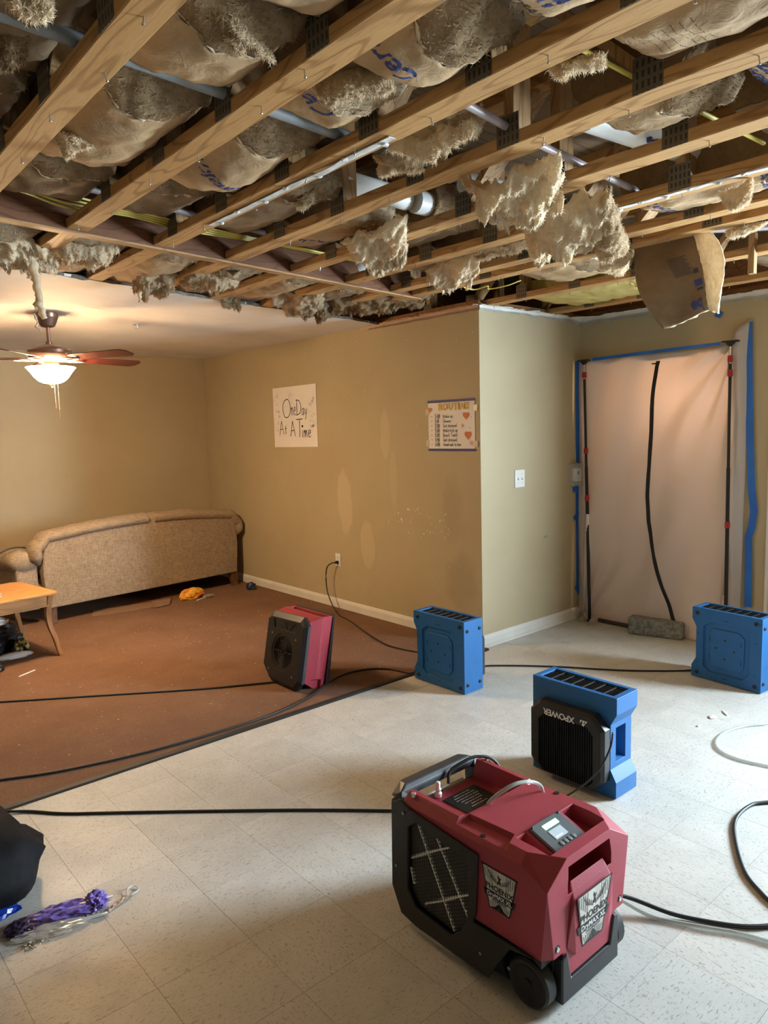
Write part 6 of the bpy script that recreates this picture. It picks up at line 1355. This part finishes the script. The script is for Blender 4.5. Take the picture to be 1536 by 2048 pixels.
MB().hull([(0.02, 0.565, 0.05), (DW-0.02, 0.565, 0.05), (0.02, 0.60, 0.05), (DW-0.02, 0.60, 0.05), (0.02, 0.565, 0.37), (DW-0.02, 0.565, 0.37), (0.02, 0.60, 0.36), (DW-0.02, 0.60, 0.36)]).build('rear_panel', MAT['darkplastic'], dh, bevel=0.006)
for x in (0.025, DW-0.025): MB().lathe([(0.008, 0.430), (0.008, 0.4425), (0.005, 0.444)], 12, (x, 0.535, 0)).build('screw', MAT['alu'], dh)
for x in (0.045, DW-0.045):
    MB().lathe([(0.011, -0.0006), (0.011, 0.004)], 16, (x, 0, 0.195), 'y').build('screw_recess', MAT['blackplastic'], dh); MB().lathe([(0.0065, -0.003), (0.0065, 0.0)], 12, (x, 0, 0.193), 'y').build('screw', MAT['alu'], dh)
for x, y in ((0.022, 0.24), (DW-0.022, 0.24)): MB().lathe([(0.008, 0.4245), (0.008, 0.4275)], 14, (x, y, 0)).build('bolt_hole', MAT['blackplastic'], dh)
# chrome hose nozzle in the tray
MB().lathe([(0.012, 0.376), (0.013, 0.388), (0.008, 0.394), (0.011, 0.402), (0.007, 0.408), (0.008, 0.424), (0.004, 0.428)], 16, (0.155, 0.555, 0)).build('drain_nozzle', MAT['plasticwhite'], dh, smooth='auto')
MB().tube([(0.06, 0.578, 0.382), (0.30, 0.578, 0.382)], 0.004, 8).build('tray_rod', MAT['alu'], dh)
# stickers
MAT['silver'] = vary(pm('silver_sticker', (0.6, 0.58, 0.52), 0.35, 0.3), (0.66, 0.63, 0.56), (0.52, 0.50, 0.45), 20, 3); MAT['stickergrey'] = simple('grey_print', (0.20, 0.20, 0.19), 0.5, 0.1)
def sticker(M, s, parent=dh):
    q = MB(); q.M = M; q.prism([(-0.62*s, 0.58*s), (-0.36*s, -0.60*s), (0.36*s, -0.60*s), (0.62*s, 0.58*s)], 0.0, 0.0012, 'z')
    pl = q.build('sticker', MAT['silver'], parent)
    def P(pts, mat, name, h=0.0016):
        z = MB(); z.M = M; z.prism([(a*s, b*s) for a, b in pts], 0.0010, h, 'z'); return z.build(name, mat, pl)
    P([(-0.66, 0.62), (-0.38, -0.64), (-0.345, -0.64), (-0.615, 0.62)], MAT['blackplastic'], 'border'); P([(0.66, 0.62), (0.38, -0.64), (0.345, -0.64), (0.615, 0.62)], MAT['blackplastic'], 'border')
    P([(-0.66, 0.62), (0.66, 0.62), (0.66, 0.59), (-0.66, 0.59)], MAT['blackplastic'], 'border'); P([(-0.38, -0.64), (0.38, -0.64), (0.38, -0.61), (-0.38, -0.61)], MAT['blackplastic'], 'border')
    for k in range(5):
        for sg in (-1, 1):
            x = sg*(0.24+0.075*k); P([(x, 0.10+0.06*k), (x+sg*0.035, 0.10+0.06*k), (x+sg*0.035, 0.57), (x+sg*0.012, 0.57-0.05*(k % 2))], MAT['stickergrey'], 'ray')
            x = sg*(0.06+0.07*k); P([(x*0.95, -0.35-0.02*k), (x*0.95+sg*0.03, -0.35-0.02*k), (x*0.8+sg*0.03, -0.58), (x*0.8, -0.58)], MAT['stickergrey'], 'ray')
    for k in range(6):
        for sg in (-1, 1):
            x = sg*(0.04+0.045*k); P([(x, 0.18+0.02*k), (x+sg*0.025, 0.18+0.02*k), (x+sg*(0.03+0.03*k), 0.30+0.05*k), (x+sg*(0.012+0.03*k), 0.30+0.05*k)], MAT['blackplastic'], 'bird_feather')
    P([(-0.05, 0.22), (0.05, 0.22), (0.035, 0.33), (0.075, 0.44), (0.02, 0.41), (-0.03, 0.49), (-0.055, 0.42), (-0.02, 0.35)], MAT['blackplastic'], 'bird_body')
    P([(-0.60, -0.10), (0.60, -0.10), (0.54, -0.30), (-0.54, -0.30)], MAT['blackplastic'], 'band')
    P([(-0.16, -0.55), (0.0, -0.38), (0.16, -0.55), (0.30, -0.60), (-0.30, -0.60)], MAT['blackplastic'], 'lower_triangle')
    text_on('PHOENIX', 0.235*s, M @ Matrix.Translation((0, 0.015*s, 0.0016)), MAT['blackplastic'], pl, bold=0.006*s, th=0.0003)
    text_on('DryMAX XL', 0.175*s, M @ Matrix.Translation((0, -0.205*s, 0.0018)), MAT['white_ink'], pl, bold=0.004*s, th=0.0003)
    text_on('DEHUMIDIFIER', 0.085*s, M @ Matrix.Translation((0, -0.345*s, 0.0016)), MAT['blackplastic'], pl, bold=0.001*s, th=0.0003)
sticker(frame((-0.0004, 0.162, 0.302), (0, -1, 0), (0, 0, 1)), 0.098)
sticker(frame((0.198, -0.0118, 0.236), (1, 0, 0), (0, -0.055, 1)), 0.132)
# ================================================================== hoses and cords
MAT['hose'] = clear_mat('clear_hose', (0.50, 0.56, 0.52), 0.45)
def cord(name, label, pts, r, mat, cat='cord', group=None, seg=8, sm=8):
    return tag(MB().tube(pts, r, seg, sm).build(name, MAT[mat], smooth=True), label, cat, group)
gz = 0.0065
cord('drain_hose', 'clear hose arching over the top of the dehumidifier', [(DX+0.145, DY+0.34, 0.385), (DX+0.150, DY+0.33, 0.440), (DX+0.175, DY+0.30, 0.480), (DX+0.225, DY+0.28, 0.497), (DX+0.285, DY+0.27, 0.485), (DX+0.325, DY+0.265, 0.460), (DX+0.335, DY+0.262, 0.432)], 0.0065, 'hose', 'hose')
cord('drain_hose', 'pale clear hose from the dehumidifier, looping on the floor at the right edge', [(DX+0.405, DY+0.21, 0.22), (DX+0.44, DY+0.20, 0.20), (DX+0.46, DY+0.17, 0.12), (2.0, 1.19, 0.05), (2.05, 1.09, 0.010), (2.12, 0.96, 0.009), (2.18, 0.86, 0.008), (2.24, 0.70, 0.008), (2.42, 0.35, 0.008), (2.80, 0.12, 0.008), (3.25, 0.35, 0.008), (3.45, 0.80, 0.008), (3.44, 1.10, 0.008), (3.385, 1.28, gz), (3.365, 1.39, gz), (3.395, 1.48, gz), (3.48, 1.54, gz), (3.62, 1.558, gz), (3.76, 1.525, gz), (3.85, 1.47, gz), (3.95, 1.40, gz), (4.3, 1.0, gz), (4.7, 0.2, gz), (4.85, -0.6, gz)], 0.0072, 'hose', 'hose')
bc = 'black power cords on the floor'
cord('electric_cord', 'black cord on the carpet from the red air mover to the left edge', [(2.46, 3.80, 0.014), (2.36, 3.86, 0.014), (2.2, 3.95, 0.013), (1.967, 4.088, 0.012), (1.468, 4.433, 0.012), (0.983, 4.768, 0.012), (0.6, 5.05, 0.012)], 0.006, 'cord', 'cord', bc)
cord('electric_cord', 'black cord along the carpet edge to the blue air mover at the corner', [(0.45, 3.75, 0.014), (0.722, 3.647, 0.013), (0.959, 3.541, 0.013), (1.366, 3.444, 0.013), (1.854, 3.405, 0.014), (2.12, 3.42, 0.014), (2.386, 3.488, 0.014), (2.60, 3.60, 0.013), (2.783, 3.654, 0.013), (2.95, 3.62, 0.013), (3.05, 3.52, 0.013), (3.10, 3.36, 0.014), (3.12, 3.32, 0.05)], 0.0062, 'cord', 'cord', bc)
cord('electric_cord', 'black cord on the vinyl between the two far blue air movers', [(3.31, 3.10, 0.10), (3.36, 3.13, 0.03), (3.46, 3.14, 0.008), (3.584, 3.10, gz), (3.848, 2.807, gz), (4.118, 2.418, gz), (4.40, 2.13, gz), (4.48, 2.09, 0.03)], 0.0058, 'cord', 'cord', bc)
cord('electric_cord', 'black cord running straight from the black bag to the dehumidifier', [(0.50, 3.50, 0.014), (0.655, 3.33, 0.011), (0.75, 3.25, gz), (0.855, 3.125, gz), (1.03, 2.968, gz), (1.317, 2.709, gz), (1.6, 2.448, gz), (1.85, 2.20, gz), (1.98, 2.05, gz), (1.92, 1.80, 0.02), (1.86, 1.72, 0.12)], 0.006, 'cord', 'cord', bc)
cord('electric_cord', 'thick black cord leaving the side of the dehumidifier and bending back along the right edge', [(DX+0.402, DY+0.16, 0.10), (DX+0.46, DY+0.16, 0.085), (2.03, 1.18, 0.045), (2.10, 1.06, 0.014), (2.16, 0.96, gz+0.001), (2.22, 0.875, gz+0.001), (2.30, 0.815, gz+0.001), (2.37, 0.825, gz+0.001), (2.42, 0.90, gz+0.001), (2.504, 0.994, gz+0.001), (2.685, 1.105, gz+0.001), (2.831, 1.165, gz+0.001), (2.976, 1.17, gz+0.001), (3.057, 1.131, gz+0.001), (3.25, 0.98, 0.014), (3.7, 0.72, 0.012), (4.4, 0.70, gz), (5.0, 0.76, gz), (5.06, 0.78, 0.02)], 0.0070, 'cord', 'cord', bc)  # the dehumidifier's own power cord, kept as a separate object
cord('electric_cord', 'thin black cord looping from the lettered air mover to the floor behind the dehumidifier', [(2.585, 1.57, 0.32), (2.555, 1.565, 0.26), (2.52, 1.60, 0.16), (2.46, 1.66, 0.08), (2.38, 1.72, 0.03), (2.28, 1.76, gz), (2.1, 1.80, gz)], 0.0042, 'cord', 'cord', bc)
cord('electric_cord', 'short black cord coiled over the rear handle of the dehumidifier', [(DX+0.215, DY+0.566, 0.395), (DX+0.235, DY+0.575, 0.43), (DX+0.29, DY+0.56, 0.452), (DX+0.34, DY+0.545, 0.458), (DX+0.39, DY+0.52, 0.440), (DX+0.415, DY+0.50, 0.39), (DX+0.42, DY+0.50, 0.30)], 0.0055, 'cord', 'cord', bc)
# ================================================================== black bag, purple wrapper, debris
MAT['bagblack2'] = vary(pm('dusty_black_bag', (0.007, 0.007, 0.008), 0.7, spec=0.12), (0.006, 0.006, 0.007), (0.014, 0.013, 0.014), 6, 5, 0.45, 0.75, 14, 0.4, 0.01)
bb = thing('black_bag', 'dark black bag with folded blue film at the left edge of the floor', 'bag', (0.36, 2.83, 0.0), radians(0))
mb = MB(); bmesh.ops.create_icosphere(mb.bm, subdivisions=4, radius=1)
for v in mb.bm.verts:
    p = v.co.copy(); d = noise.ridged_multi_fractal(p*0.9+Vector((4, 2, 1)), 1.0, 2.0, 3, 1.0, 2.0)-1
    p.x = math.copysign(abs(p.x)**0.75, p.x); p.y = math.copysign(abs(p.y)**0.8, p.y); p.z = max(-0.62, p.z)
    v.co = p*(1+0.15*d)
zm = min(v.co.z for v in mb.bm.verts)
for v in mb.bm.verts: v.co = Vector((v.co.x*0.30, v.co.y*0.28, (v.co.z-zm)*0.155))
mb.build('body', MAT['bagblack2'], bb, smooth='auto', ang=35)
MB().gridsheet(lambda u, v: (-0.02+0.20*u+0.02*nz(u*3, v*4, 1), -0.23-0.085*v+0.05*u, 0.012+0.085*(1-v)*(0.5+0.5*sin(4*u))+0.010*nz(u*6, v*6, 2)), 12, 10, (0, 0, 0.002)).build('blue_film', simple('blue_film', (0.006, 0.03, 0.26), 0.25, 0.2), bb)
MAT['purple'] = vary(pm('purple_film', (0.22, 0.15, 0.50), 0.25), (0.26, 0.18, 0.56), (0.10, 0.06, 0.24), 14, 4, 0.45, 0.7)
pw = thing('wrapper', 'crumpled purple and clear wrapper on the vinyl beside the black bag', 'wrapper', (0.615, 2.435, 0.0), radians(-18))
for nm, lc, sz, sd, am, mt in (('purple_film', (0.03, 0.012, 0.001), (0.115, 0.036, 0.026), 31, 0.75, MAT['purple']), ('purple_film', (0.12, 0.022, 0.001), (0.035, 0.034, 0.032), 33, 0.8, MAT['purple']),
        ('dark_film', (-0.10, -0.005, 0.001), (0.055, 0.04, 0.018), 35, 0.7, simple('dark_violet_film', (0.05, 0.03, 0.08), 0.35, 0.3)), ('clear_film', (-0.02, -0.052, 0.001), (0.11, 0.034, 0.012), 37, 0.6, clear_mat('clear_film', (0.72, 0.70, 0.66), 0.55))):
    c = crumple(nm, None, None, lc, sz, sd, mt, amp=am, sub=4, freq=4.2); c.parent = pw
MB().box(0.06, -0.045, 0.003, 0.155, -0.036, 0.009).build('white_stick', MAT['plasticwhite'], pw)
MB().box(0.125, 0.015, 0.02, 0.175, 0.022, 0.026).build('white_stick', MAT['plasticwhite'], pw)
cp_ = thing('paper_scrap', 'thin torn tan paper scrap beside the purple wrapper', 'paper', (0.80, 2.385, 0.0), radians(20))
MB().gridsheet(lambda u, v: (-0.05+0.10*u, -0.014+0.028*v*(0.5+0.5*abs(nz(u*6, 2))), 0.002+0.008*abs(nz(u*5, v*3, 6))), 14, 4, (0, 0, 0.0008)).build('paper', simple('tan_scrap', (0.62, 0.46, 0.34), 0.7, 0.2), cp_)
MB().tube([(0.04, 0.0, 0.004), (0.06, 0.02, 0.01), (0.085, 0.015, 0.008), (0.08, -0.012, 0.004), (0.05, -0.01, 0.003)], 0.0022, 6, 5).build('loop', MAT['paperwhite'], cp_)
rr = random.Random(5); mb = MB()
for k in range(240):
    t = rr.random(); x = 0.50+0.24*t+rr.gauss(0, 0.012); y = 2.365+0.05*t+rr.gauss(0, 0.016); s = rr.uniform(0.002, 0.006)
    mb.hull([(x+rr.uniform(-s, s), y+rr.uniform(-s, s), rr.uniform(0, 2*s)) for _ in range(6)])
tag(mb.build('plaster_crumbs', vary(pm('crumbs', (0.6, 0.55, 0.42), 0.9), (0.66, 0.62, 0.50), (0.22, 0.15, 0.07), 60, 2, 0.4, 0.6)), 'pale and brown crumbs spilled around the purple wrapper', 'crumbs', kind='stuff')
for k, (px, py) in enumerate(((1425, 1435), (1450, 1427), (1398, 1452))):
    p = at(px, py, 0); o = crumple('paint_flake', ['largest white paint flake on the bright vinyl beyond the lettered air mover', 'thin white paint flake beside the largest one on the bright vinyl', 'small white paint flake nearest the lettered air mover'][k], 'flake', (p.x, p.y, 0.0005), ((0.03, 0.018, 0.006), (0.035, 0.008, 0.004), (0.008, 0.02, 0.004))[k], 20+k, MAT['paperwhite'], amp=0.5, sub=2, rz=k*0.8)
print('objects', len(bpy.data.objects))
